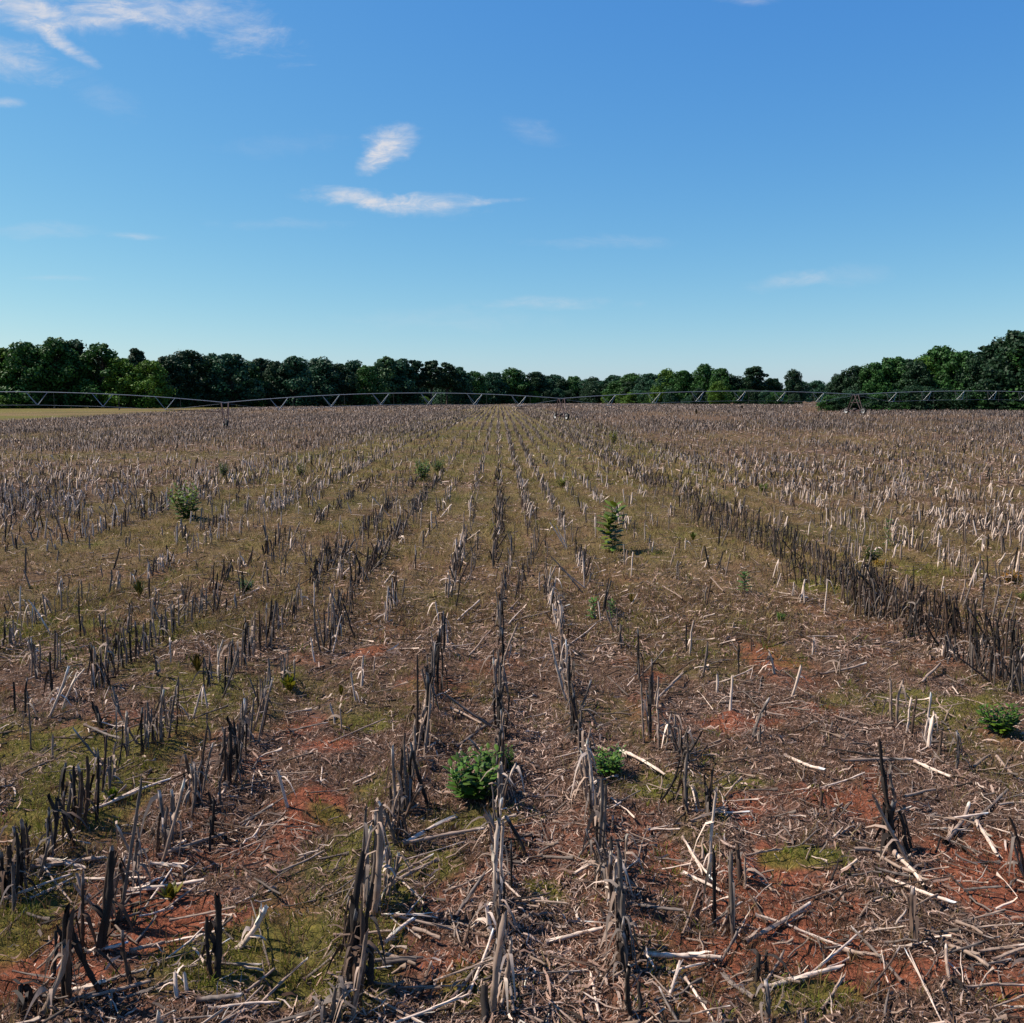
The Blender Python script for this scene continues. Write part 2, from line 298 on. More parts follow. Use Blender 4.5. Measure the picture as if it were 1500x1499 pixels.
# ---------------------------------------------------------------- standing stubble: where the cut stalks stand
TONES = {'pale': (.50, .385, .315), 'tan': (.25, .178, .138), 'grey': (.128, .10, .085), 'brown': (.068, .042, .030), 'dark': (.024, .018, .0155)}
TN = list(TONES); TC = np.array([TONES[k] for k in TN])
st = []   # hand-read stalks: base px, base py, top px, top py, tone, thickness
def S_(*a):
    for e in a: st.append(e)
S_((12, 1320, 12, 1238, 'brown', 1.5), (4, 1322, 2, 1245, 'dark', 1.3), (22, 1320, 22, 1217, 'dark', 1.2), (30, 1300, 28, 1200, 'brown', 1.1), (73, 1263, 78, 1163, 'dark', 1.3),
   (110, 1245, 84, 1168, 'dark', .9), (95, 1205, 98, 1113, 'dark', 1.), (105, 1217, 106, 1120, 'dark', 1.), (123, 1213, 125, 1107, 'brown', 1.4), (142, 1207, 143, 1095, 'dark', .8),
   (175, 1360, 208, 1137, 'grey', .8), (238, 1263, 270, 1137, 'tan', .9), (281, 1200, 285, 1123, 'grey', .8), (290, 1180, 304, 1065, 'brown', .8), (297, 1167, 313, 1085, 'grey', .8),
   (147, 1400, 160, 1243, 'dark', 1.6), (157, 1360, 173, 1243, 'brown', 1.4), (122, 1393, 121, 1275, 'brown', 1.1), (95, 1470, 100, 1327, 'dark', 1.6), (150, 1455, 103, 1335, 'dark', 1.1),
   (58, 1497, 103, 1378, 'tan', 1.3), (25, 1497, 30, 1440, 'dark', 1.5), (50, 1478, 36, 1442, 'dark', 1.5), (78, 1433, 80, 1360, 'dark', .8), (317, 1435, 315, 1310, 'dark', 1.7), (191, 1445, 180, 1360, 'brown', 1.1),
   (260, 1468, 256, 1422, 'pale', 1.2), (350, 1390, 387, 1327, 'pale', 1.3), (421, 1188, 407, 1128, 'pale', 1.1), (335, 1150, 335, 1065, 'dark', 1.3), (345, 1145, 342, 1080, 'dark', 1.), (493, 1497, 497, 1423, 'grey', 1.4), (475, 1497, 470, 1465, 'grey', 1.2),
   (583, 1195, 575, 1090, 'tan', 1.2), (548, 1340, 555, 1180, 'tan', 1.7), (540, 1335, 548, 1185, 'grey', 1.2), (555, 1330, 562, 1237, 'pale', .9), (520, 1440, 535, 1250, 'dark', 1.7), (512, 1400, 518, 1310, 'brown', 1.2), (515, 1497, 537, 1360, 'tan', .9), (540, 1450, 540, 1380, 'dark', 1.5), (505, 1445, 522, 1330, 'dark', 1.2), (527, 1470, 530, 1330, 'brown', 1.2),
   (630, 1180, 603, 1085, 'dark', 1.), (590, 1190, 588, 1075, 'brown', 1.2), (598, 1180, 592, 1100, 'grey', .9), (604, 1178, 603, 1098, 'dark', .9), (576, 1232, 572, 1150, 'brown', 1.), (595, 1225, 570, 1165, 'dark', .9),
   (730, 1185, 733, 1115, 'tan', 1.2), (728, 1335, 733, 1200, 'pale', 1.4), (775, 1255, 738, 1195, 'dark', 1.), (720, 1490, 733, 1335, 'tan', 1.4), (733, 1480, 747, 1375, 'pale', .8), (722, 1375, 712, 1325, 'pale', 1.3), (710, 1497, 710, 1445, 'dark', 2.), (724, 1300, 724, 1235, 'dark', 1.), (750, 1310, 748, 1230, 'dark', .8), (736, 1400, 739, 1330, 'brown', 1.), (728, 1130, 732, 1060, 'brown', 1.2), (731, 1080, 734, 1000, 'dark', 1.2), (735, 1040, 733, 970, 'grey', 1.), (733, 1000, 734, 918, 'dark', 1.2), (738, 960, 736, 900, 'brown', 1.),
   (868, 1185, 858, 1090, 'pale', 1.3), (862, 1180, 850, 1095, 'tan', 1.), (873, 1270, 880, 1140, 'grey', 1.4), (882, 1240, 885, 1160, 'tan', 1.), (893, 1310, 893, 1225, 'dark', 1.), (905, 1390, 905, 1240, 'grey', 1.2), (915, 1290, 918, 1220, 'tan', .9), (913, 1400, 915, 1300, 'grey', 1.2), (925, 1497, 925, 1415, 'dark', 1.3), (918, 1480, 923, 1410, 'tan', .9), (880, 1280, 876, 1205, 'dark', 1.), (900, 1340, 897, 1250, 'brown', 1.),
   (965, 1170, 997, 1112, 'dark', .8), (1007, 1195, 1008, 1105, 'grey', 1.), (1000, 1190, 1003, 1115, 'brown', 1.), (1037, 1290, 1051, 1152, 'pale', .8), (1075, 1370, 1072, 1245, 'grey', 1.1), (1066, 1360, 1067, 1262, 'brown', .9), (1047, 1345, 1045, 1240, 'dark', 1.), (1125, 1497, 1120, 1430, 'grey', 1.), (1108, 1440, 1112, 1395, 'dark', 1.3),
   (1302, 1190, 1290, 1085, 'dark', 1.2), (1315, 1245, 1313, 1170, 'dark', 1.9), (1338, 1268, 1280, 1163, 'tan', 1.), (1330, 1240, 1318, 1190, 'dark', 1.4), (1308, 1245, 1303, 1180, 'dark', 1.4), (1500, 1270, 1477, 1195, 'brown', 1.2),
   (72, 1047, 100, 973, 'pale', 1.1), (90, 1037, 123, 977, 'pale', .9), (75, 930, 42, 880, 'pale', .9), (37, 1050, 41, 990, 'dark', .9), (22, 1040, 20, 1000, 'dark', 1.), (45, 1100, 38, 1010, 'grey', .7),
   (258, 1077, 262, 993, 'brown', .7), (283, 1052, 297, 1003, 'pale', .9), (304, 1040, 297, 1003, 'pale', .9), (322, 1000, 325, 935, 'pale', .9), (333, 995, 336, 940, 'tan', .8), (460, 888, 460, 853, 'pale', .9), (461, 970, 455, 933, 'pale', .9), (430, 1013, 431, 960, 'grey', .7), (377, 1090, 400, 990, 'tan', .8), (366, 1090, 372, 1020, 'grey', .8), (383, 1078, 392, 1015, 'brown', .8), (340, 1130, 338, 1050, 'dark', 1.3), (148, 1065, 140, 1035, 'dark', 1.8), (307, 1080, 303, 1045, 'grey', .8), (230, 1250, 236, 1190, 'brown', .9),
   (610, 1100, 611, 960, 'brown', .9), (620, 1090, 625, 985, 'dark', 1.3), (628, 1060, 632, 985, 'dark', 1.), (640, 1020, 645, 920, 'dark', 1.2), (650, 960, 652, 900, 'dark', 1.2), (655, 945, 653, 905, 'pale', .9), (634, 1040, 637, 940, 'grey', 1.), (622, 1110, 630, 1000, 'tan', .8), (530, 1010, 532, 960, 'pale', 1.1), (521, 1030, 514, 985, 'pale', 1.), (547, 990, 550, 962, 'tan', .8), (490, 1060, 483, 1030, 'pale', .9), (500, 1070, 498, 1035, 'tan', .8),
   (830, 1030, 807, 930, 'pale', 1.), (828, 1015, 829, 935, 'pale', .9), (845, 1060, 838, 1000, 'grey', 1.), (835, 1040, 836, 960, 'dark', 1.), (842, 1080, 841, 1010, 'dark', 1.2), (822, 985, 817, 945, 'brown', 1.), (933, 990, 933, 920, 'dark', .9), (952, 1085, 950, 990, 'dark', 1.2), (965, 1100, 962, 1035, 'tan', .8), (975, 1100, 983, 1045, 'pale', .8), (995, 1110, 993, 1065, 'grey', .8), (950, 1075, 946, 1010, 'tan', .8), (880, 915, 876, 880, 'pale', .7),
   (857, 865, 818, 830, 'pale', .9), (856, 864, 854, 815, 'pale', .9), (858, 864, 870, 832, 'tan', .8), (852, 868, 808, 816, 'tan', .8), (830, 805, 805, 765, 'pale', 1.), (831, 806, 815, 770, 'pale', 1.), (828, 805, 826, 760, 'pale', .9), (832, 806, 822, 758, 'tan', .8),
   (668, 890, 675, 845, 'dark', 1.), (520, 935, 502, 885, 'dark', .9), (487, 955, 500, 900, 'pale', .8), (1208, 900, 1212, 848, 'pale', .9), (1132, 848, 1141, 820, 'pale', 1.), (1082, 945, 1082, 965, 'dark', 1.), (1381, 965, 1382, 945, 'pale', 1.5), (1101, 955, 1100, 930, 'brown', .8), (1082, 985, 1081, 950, 'dark', .8), (1339, 868, 1338, 828, 'dark', .8), (1417, 845, 1414, 800, 'tan', .9))
# clumps along the rows: line of bases from A to B, stalk height in photo px, count, tones
CL = [((130, 1012), (163, 1000), 65, 9, 'dbg'), ((165, 992), (200, 960), 52, 9, 'dbg'), ((198, 965), (302, 893), 42, 26, 'dbgt'), ((203, 1108), (250, 1080), 80, 8, 'dbg'), ((347, 985), (403, 935), 62, 15, 'dbgt'), ((322, 1030), (350, 985), 60, 5, 'dbg'),
      ((403, 930), (436, 905), 45, 8, 'db'), ((467, 958), (505, 905), 60, 12, 'dbgt'), ((30, 925), (130, 880), 40, 14, 'btg'), ((395, 830), (445, 795), 28, 12, 'tgdp'), ((270, 815), (420, 750), 26, 30, 'pt'), ((520, 805), (560, 775), 34, 12, 'dbg'), ((570, 760), (618, 770), 34, 10, 'tgp'), ((690, 845), (704, 795), 30, 8, 'tdp'),
      ((735, 900), (752, 800), 32, 22, 'dbg'), ((755, 880), (790, 800), 34, 22, 'db'), ((800, 860), (800, 800), 30, 4, 'dbt'), ((1150, 850), (1250, 870), 36, 26, 'dbg'), ((1250, 900), (1360, 925), 50, 34, 'dbg'), ((1230, 880), (1290, 905), 48, 20, 'dbg'), ((1310, 930), (1400, 960), 42, 22, 'db'), ((1130, 815), (1290, 880), 44, 50, 'db'), ((1240, 865), (1400, 935), 55, 50, 'db'), ((1390, 925), (1500, 975), 58, 34, 'db'), ((1000, 735), (1140, 800), 30, 50, 'db'), ((905, 680), (1010, 745), 20, 40, 'dbg'), ((600, 1150), (645, 960), 60, 20, 'dbg'), ((725, 1300), (733, 930), 62, 26, 'dbgt'), ((825, 990), (905, 1330), 60, 18, 'bgt'), ((480, 960), (520, 890), 50, 12, 'dbg'), ((300, 1250), (400, 1000), 60, 14, 'dbg'), ((20, 1340), (210, 1080), 80, 14, 'dbg'), ((1380, 965), (1500, 1000), 50, 26, 'dbg'), ((1420, 985), (1500, 1020), 54, 18, 'dbg'),
      ((1370, 830), (1500, 865), 34, 22, 'tpdg'), ((1190, 770), (1290, 790), 28, 22, 'dtgp'), ((1000, 760), (1150, 820), 28, 50, 'dbg'), ((690, 790), (700, 700), 20, 16, 'dtg'), ((560, 740), (600, 715), 26, 12, 'gtd')]
TK = {'d': 'dark', 'b': 'brown', 'g': 'grey', 't': 'tan', 'p': 'pale'}
for A, B, hh, m_ in [((15, 1300), (325, 990), 66, 7), ((150, 1360), (440, 975), 68, 8), ((1095, 1310), (900, 925), 52, 6), ((560, 1330), (640, 960), 62, 6), ((728, 1460), (733, 900), 66, 8), ((915, 1440), (820, 945), 62, 8), ((300, 905), (520, 790), 34, 7), ((350, 960), (560, 800), 36, 7), ((20, 1010), (300, 870), 46, 6)]:
    for j in range(m_):
        f = (j+random.uniform(.1, .9))/m_; g_ = f+random.uniform(.025, .05)
        k_ = 1-.45*f
        CL.append(((A[0]+(B[0]-A[0])*f, A[1]+(B[1]-A[1])*f), (A[0]+(B[0]-A[0])*g_, A[1]+(B[1]-A[1])*g_), hh*k_*1.25, random.randint(3, 6), random.choice(['dbg', 'dbgt', 'btg', 'tgp'])))
for A, B, hh, n, tn in CL:
    for i in range(n):
        f = (i+random.random()*.9)/n
        x = A[0]+(B[0]-A[0])*f+random.gauss(0, 1.5); y = A[1]+(B[1]-A[1])*f+random.gauss(0, 2)
        h_ = hh*random.uniform(.72, 1.12); l = random.gauss(0, .10)
        if random.random() < .12: l *= 4
        S_((x, y, x+l*h_, y-h_, TK[random.choice(tn if 'b' == tn[1:2] and A[0] > 899 else tn+'gt')], random.uniform(.65, 1.1)))
for e in list(st):
    if len(e) == 6 and e[5] >= 1.15 and abs(e[0]-e[2]) < 25:
        for _ in range(1):
            f = random.uniform(.6, 1.02); dx = random.choice([-1, 1])*random.uniform(4, 11)*(e[1]-500)/700; dy = random.uniform(-14, 10)
            S_((e[0]+dx, min(1497, e[1]+dy), e[2]+dx*random.uniform(.6, 1.7), e[1]+dy-(e[1]-e[3])*f, random.choice([e[4], e[4], 'brown', 'grey', 'tan']), e[5]*random.uniform(.6, .85)))
hb = []; hv = []; htn = []; hr = []
for bx, by, tx, ty, tn, th in st:
    if ty > by: ty, by = by, ty
    P = gp(bx, by); d = ray(tx, ty); T_ = Vector((0, 0, CAMH))+d*((P.y+random.gauss(0, .03))/d.y)
    v = T_-P
    if v.z < .06: v.z = .08
    hb.append(P); hv.append(v); htn.append(TN.index(tn)); hr.append(.0132*th)
hb = np.array(hb); hv = np.array(hv); htn = np.array(htn); hr = np.array(hr)

# procedural rows of stubble
kd = {-12: .9, -11: .12, -10: .1, -9: .5, -8: .95, -7: .15, -6: .85, -5: .15, -4: .8, -3: .7, -2: .2, -1: .75, 0: .85, 1: .72, 2: .5, 3: .1, 4: .2, 5: .1, 6: .12, 7: 1.0, 8: 1.1, 9: .2, 10: .1, 11: .7, 12: .7, 13: .15, 14: .3}
tree_px = [(-400, 290), (0, 300), (300, 340), (500, 400), (700, 470), (850, 480), (1000, 400), (1170, 380), (1172, 600), (1213, 600), (1215, 196), (1350, 188), (1500, 184), (2200, 170)]
def tree_dist(px): return np.interp(px, [a for a, b in tree_px], [b for a, b in tree_px])
def rows(y0, y1, step, half):
    k = np.arange(-int(half/ROW), int(half/ROW)+1); yy = np.arange(y0, y1, step)
    K, YY = np.meshgrid(k, yy, indexing='ij'); K = K.ravel(); YY = YY.ravel()+rng.normal(0, step*.35, K.size)
    ok = np.abs(K*ROW) < .64*YY+4; K = K[ok]; YY = YY[ok]
    XX = K*ROW+rng.normal(0, 1, K.size)*(.035+.05*sm(13, 26, YY))*np.where(np.abs(K) > 12, 2.2, 1)*np.where((K == 7) | (K == 8), 2.2, 1)+.05*(vn(YY*.25+K*3.7, K*1.7)-.5)*2
    near = np.array([kd.get(int(a), .85) if abs(a) < 15 else 1. for a in K])
    clump = sm(.38, .60, vn(YY*1.15+K*13.1, K*7.3+.5)); clump2 = sm(.3, .55, fbm(XX*.25+5, YY*.12+9, 2))
    dn = near*np.where(np.abs(K) < 13, .06+1.1*clump, .55+.5*clump)
    dmid = np.where(np.abs(K) < 12, .14+.85*near, 1.0)*np.where(YY < 36, .12+.88*clump, .4+.6*clump)*np.where(np.abs(K) < 12, .55+.45*clump2, .7+.3*clump2)
    dfar = np.where(np.abs(K) < 6, .5, .95)*(.55+.45*clump2)
    w1 = sm(20, 38, YY); w2 = sm(60, 90, YY)
    d = dn*(1-w1)+dmid*w1; d = d*(1-w2)+dfar*w2
    d *= .12+.88*np.where((YY > 15) & (np.abs(K) < 14) & (K != 7) & (K != 8), .3+.7*sm(.25, .5, vn(K*.47+3.3, YY*.018+K*.02)), 1)*np.where(YY > 15, 1.2, 1)
    d *= np.where((np.abs(K) >= 14) & (YY > 15), .38+.62*sm(.28, .5, vn(K*.33+9.1, YY*.022+K*.03)), 1)
    d *= (1-bl(GAPS, XX, YY))*np.where((np.abs(XX) > 11) & (YY > 16), .3+.7*sm(.33, .43, fbm(XX*.11+31, YY*.05+3, 3)), 1)
    px, py, w = proj(np.stack([XX, YY, terr(XX, YY)], 1))
    d *= (YY < tree_dist(px)-10)
    d *= 1-sm(80, 90, -XX)*sm(90, 120, YY)
    d *= 1-.85*((YY > 150) & (px > 1175) & (px < 1230))
    d = np.where(((K == 7) | (K == 8)) & (YY > 12.5) & (YY < 60), .45+.55*clump, d); d = np.where((K == -8) & (YY > 14) & (YY < 48), np.maximum(d, .55*clump2+.45), d)
    d = np.where(np.isin(K, [-6, -4, -3, -1, 0, 1, 2]) & (YY < 40), d*1.35+.06, d)
    ok = rng.random(K.size) < d
    return K[ok], XX[ok], YY[ok]
def make(K, XX, YY):
    n = len(K); darkrow = np.isin(K, [7, 8, 0, -6, -4, -3])
    prob_d = np.array([.06, .10, .20, .29, .35]); prob_l = np.array([.33, .24, .19, .13, .11])
    u = rng.random(n); cd = np.cumsum(prob_d); cl = np.cumsum(prob_l)
    tn = np.where(darkrow & (YY < 40), np.searchsorted(cd, u), np.searchsorted(cl, u)); tn = np.clip(tn+((YY > 55) & (rng.random(n) < .45)), 0, 4)
    h = np.clip(rng.normal(.38, .11, n), .10, .72)*(1-.15*sm(15, 40, YY))
    tilt = np.abs(rng.normal(0, .16, n)*np.where((np.abs(K) > 12) | darkrow, 1.7, 1)); big = rng.random(n) < .12; tilt[big] += rng.random(big.sum())*.8
    az = rng.random(n)*2*np.pi
    v = np.stack([np.sin(tilt)*np.cos(az)+.07+.25*(vn(XX*.8, YY*.8)-.5), np.sin(tilt)*np.sin(az)*.8, np.cos(tilt)], 1)*h[:, None]
    b = np.stack([XX, YY, ground(XX, YY)-.02], 1)
    return b, v, tn, rng.uniform(.010, .018, n)*(1+.35*sm(13, 24, YY))
K1, X1, Y1 = rows(4.2, 36, .07, 30)
# leave room round the hand-read stalks
keep = np.ones(len(K1), bool)
for p in hb:
    keep &= ((X1-p[0])**2/.09+(Y1-p[1])**2/.36) > 1
px_, py_, w_ = proj(np.stack([X1, Y1, 0*X1], 1))
keep &= ~((py_ > 1050) & (rng.random(len(K1)) < .25))     # the foreground rows are mostly the hand-read ones
K1, X1, Y1 = K1[keep], X1[keep], Y1[keep]
b1, v1, t1, r1 = make(K1, X1, Y1)
NB = np.concatenate([hb, b1]); NV = np.concatenate([hv, v1]); NTn = np.concatenate([htn, t1]); NR = np.concatenate([hr, r1])
pxa, pya, wa = proj(NB); pxb, pyb, wb = proj(NB+NV)
inview = (pxa > -5) & (pxa < 1505) & (pyb < 1499) & (pya < 1600) & (wa > 1)
plen = np.hypot(pxb-pxa, pyb-pya)*inview
ind = np.argsort(-plen)[:300]; is_ind = np.zeros(len(NB), bool); is_ind[ind] = True

def num(n):
    a = 'zeroth first second third fourth fifth sixth seventh eighth ninth tenth eleventh twelfth thirteenth fourteenth fifteenth sixteenth seventeenth eighteenth nineteenth'.split()
    if n < 20: return a[n]
    tens = {2: 'twenty', 3: 'thirty', 4: 'forty', 5: 'fifty', 6: 'sixty', 7: 'seventy', 8: 'eighty', 9: 'ninety'}
    if n > 99: return 'hundred-and-'+num(n-100) if n > 100 else 'hundredth'
    return (tens[n//10][:-1]+'ieth') if n % 10 == 0 else tens[n//10]+'-'+a[n % 10]
def rowname(k):
    if k == 0: return 'centre row'
    return f"{num(abs(k))} row {'left' if k < 0 else 'right'} of centre"

# detailed stalk prototypes: swollen nodes, splintered top, clinging sheath
def stalk_proto(i, tone, h=.5, flat=False):
    rg = random.Random(100+i); ns = 9; K = 15
    bb = .012 if i >= 40 else .03; bendx, bendy = rg.uniform(-bb, bb), rg.uniform(-bb, bb)
    zz = np.linspace(0, 1, K); P = np.zeros((1, K, 3))
    P[0, :, 2] = zz*h; P[0, :, 0] = bendx*np.sin(zz*2.6)+np.array([rg.gauss(0, .0015) for _ in zz]); P[0, :, 1] = bendy*np.sin(zz*2.9)
    if flat or i % 5 == 4: P[0, :, 0] += .10*(i % 2*2-1)*np.clip(zz-.6, 0, 1)*h*2
    Rd = np.full((1, K), .0145)*(1.08-.22*zz)
    Rd[0, ::4] *= 1.28; Rd[0, 0] *= 1.4
    V, Q = tubes(P, Rd, ns)
    V = V.reshape(K, ns, 3)
    V[:, :, 0] *= 1; 
    sl_ = rg.uniform(0, .022); V[-1, :, 2] += np.array([rg.uniform(-.022, .014)+sl_*math.cos(j*.7) for j in range(ns)])          # splintered rim
    V[-2, :, 2] += np.array([rg.uniform(-.01, .005) for _ in range(ns)])
    if rg.random() < .5: V[:, :, 0] = P[0, :, None, 0]+(V[:, :, 0]-P[0, :, None, 0])*rg.uniform(.7, .95)
    c = np.array(TONES[tone]); cz = np.repeat((1+np.array([rg.gauss(0, .16) for _ in zz])), ns)
    cz[::1] *= np.array([rg.uniform(.8, 1.2) for _ in range(K*ns)])
    col = c[None]*cz[:, None]; col[:ns*2] = col[:ns*2]*.5+np.array((.10, .045, .03))*.5     # soil-stained foot
    if i % 5 in (1, 3): col[-ns*2:] = np.clip(col[-ns*2:]*2.2+.10, 0, .55)      # freshly broken pale tip
    A = Acc(); A.add(V.reshape(-1, 3), Q, col)
    # pith plug inside the broken top
    cp = P[0, -2]; a = np.arange(ns)/ns*2*np.pi
    Vp = np.concatenate([[[cp[0], cp[1], cp[2]+.004]], V[-2]*.98+np.array(cp)*.02]); 
    Qp = np.array([[0, 1+j, 1+(j+1) % ns, 1+(j+2) % ns] for j in range(0, ns, 2)]); A.add(Vp, Qp, np.clip(c*1.5, 0, .5))
    # sheath strips that cling round the stem and peel away
    for _ in range(rg.randint(2, 5)):
        n0 = rg.choice([0, 4, 8]); a0 = rg.uniform(0, 6.28); L = rg.uniform(.08, .2); kk = 5
        z0 = P[0, n0, 2]; PP = np.zeros((1, kk, 3)); sd = np.zeros((1, kk, 3))
        for j in range(kk):
            f = j/(kk-1); z = min(z0+L*f, h*1.02); out = .0165+.028*max(0, f-.45)**1.4*rg.uniform(.5, 2.)*2
            PP[0, j] = (P[0, n0, 0]+math.cos(a0+f*.5)*out, P[0, n0, 1]+math.sin(a0+f*.5)*out, z)
            sd[0, j] = (-math.sin(a0+f*.5), math.cos(a0+f*.5), .1)
        Vs, Qs = strips(PP, np.array([[.012, .013, .011, .008, .003]]), sd); A.add(Vs, Qs, np.clip(c*rg.uniform(.8, 1.5), 0, .6))
    return A.done('corn_stalk', M_STALK, link=False)
def leaf_proto(i, tone):
    rg = random.Random(900+i); kk = 7; a0 = rg.uniform(0, 6.28); L = rg.uniform(.14, .3); z0 = rg.uniform(.1, .34)
    PP = np.zeros((1, kk, 3)); sd = np.zeros((1, kk, 3)); tw = rg.uniform(-1.5, 1.5)
    for j in range(kk):
        f = j/(kk-1); o = .014+L*.62*f; z = z0+.06*math.sin(f*3)-f*f*(z0*.9+.0)*rg.uniform(.9, 1.05)
        PP[0, j] = (math.cos(a0+f*.6)*o, math.sin(a0+f*.6)*o, max(z, .015)); b = f*tw
        sd[0, j] = (-math.sin(a0)*math.cos(b), math.cos(a0)*math.cos(b), math.sin(b))
    Vs, Qs = strips(PP, np.array([[.006, .013, .015, .014, .011, .008, .003]]), sd)
    return build('dead_leaf', Vs, Qs, M_LITTER, np.clip(np.array(TONES[tone])*1.15, 0, .55), link=False)
PR = {tn: [stalk_proto(i, tn) for i in range(8)] for tn in TN}
LP = {tn: [leaf_proto(i, tn) for i in range(6)] for tn in TN}
kall = np.round(NB[:, 0]/ROW).astype(int); shown = plen > 3
GRP = 'cut maize stalks standing in rows on the field'
for k in sorted(set(kall[ind].tolist())):
    members = np.where((kall == k) & shown)[0]; members = members[np.argsort(NB[members, 1])]
    for o_, i in enumerate(members, 1):
        if not is_ind[i]: continue
        v = Vector(NV[i]); L = v.length; tn = TN[NTn[i]]
        o = bpy.data.objects.new('corn_stalk', PR[tn][i % 8]); C.objects.link(o)
        o.location = NB[i]-np.array([0, 0, .012]); rs = NR[i]/.0145
        o.scale = (rs, rs, L/.5); o.rotation_mode = 'QUATERNION'
        o.rotation_quaternion = Vector((0, 0, 1)).rotation_difference(v.normalized()) @ Matrix.Rotation(random.uniform(0, 6.28), 4, 'Z').to_quaternion()
        lean = math.degrees(math.atan2(v.x, v.z))
        post = 'upright' if abs(lean) < 8 else ('leaning' if abs(lean) < 25 else 'steeply tilted')
        sz = 'tall' if L > .5 else ('short' if L < .3 else 'mid-height')
        tag(o, f"{sz} {tn} {post} maize stub, {num(o_)} from the front in {rowname(k)}", 'corn stalk', GRP)
        if random.random() < .75:
            d = bpy.data.objects.new('dead_leaf', LP[tn][i % 6]); C.objects.link(d); d.parent = o
            d.rotation_euler = (0, 0, random.uniform(0, 6.28))

# the rest of the stubble as stuff
rest = ~is_ind
def stub_mesh(acc, b, v, tn, r, ns, K, wid=1.0):
    n = len(b)
    if n == 0: return
    f = np.linspace(0, 1, K)
    P = b[:, None]+v[:, None]*f[None, :, None]
    if K > 2:
        P[:, 1:-1] += rng.normal(0, .006, (n, K-2, 3))
    Rd = r[:, None]*wid*(1.1-.3*f)[None]*(1+rng.normal(0, .12, (n, K)))
    V, Q = tubes(P, Rd, ns); V = V.reshape(n, K, ns, 3)
    V[:, -1, :, 2] += rng.uniform(-.025, .015, (n, ns))
    col = TC[tn]*rng.uniform(.7, 1.3, (n, 1)); acc.add(V.reshape(-1, 3), Q, np.repeat(col, K*ns, axis=0))
def hang(acc, b, v, tn, m):
    """torn leaf and sheath strips hanging from stubble"""
    i = rng.integers(0, len(b), m); n = m; K = 4; f = np.linspace(0, 1, K)
    az = rng.random(n)*2*np.pi; L = rng.uniform(.06, .22, n); h0 = rng.uniform(.3, 1., n)
    base = b[i]+v[i]*h0[:, None]; zb = v[i][:, 2]*h0
    P = np.zeros((n, K, 3)); P[:, :, 0] = base[:, 0, None]+np.cos(az)[:, None]*L[:, None]*f; P[:, :, 1] = base[:, 1, None]+np.sin(az)[:, None]*L[:, None]*f
    P[:, :, 2] = base[:, 2, None]+(.03*np.sin(f*3))[None]-(f**2)[None]*zb[:, None]*rng.uniform(.1, .95, n)[:, None]
    sd = np.stack([-np.sin(az), np.cos(az), rng.normal(0, .6, n)], 1)
    V, Q = strips(P, rng.uniform(.004, .012, n)[:, None]*np.array([1, 1.1, .8, .3])[None], sd)
    acc.add(V, Q, np.repeat(TC[tn[i]]*rng.uniform(.7, 1.3, (n, 1)), K*2, axis=0))
A = Acc(); stub_mesh(A, NB[rest], NV[rest], NTn[rest], NR[rest], 5, 4); hang(A, NB, NV, NTn, int(len(NB)*1.9))
K2, X2, Y2 = rows(36, 110, .13, 80); b2, v2, t2, r2 = make(K2, X2, Y2); stub_mesh(A, b2, v2, t2, r2, 3, 2, 1.5)
K3, X3, Y3 = rows(110, 220, .3, 150); b3, v3, t3, r3 = make(K3, X3, Y3); stub_mesh(A, b3, v3, t3, r3, 3, 2, 2.2)
K4, X4, Y4 = rows(220, 480, 1.0, 300); b4, v4, t4, r4 = make(K4, X4, Y4); stub_mesh(A, b4, v4, t4, r4, 3, 2, 4.5)
print('stubble', len(NB), len(b2), len(b3), len(b4))
o = A.done('corn_stubble', M_STALK); tag(o, 'rows of grey and tan cut maize stubble receding to the trees', 'stubble', kind='stuff')

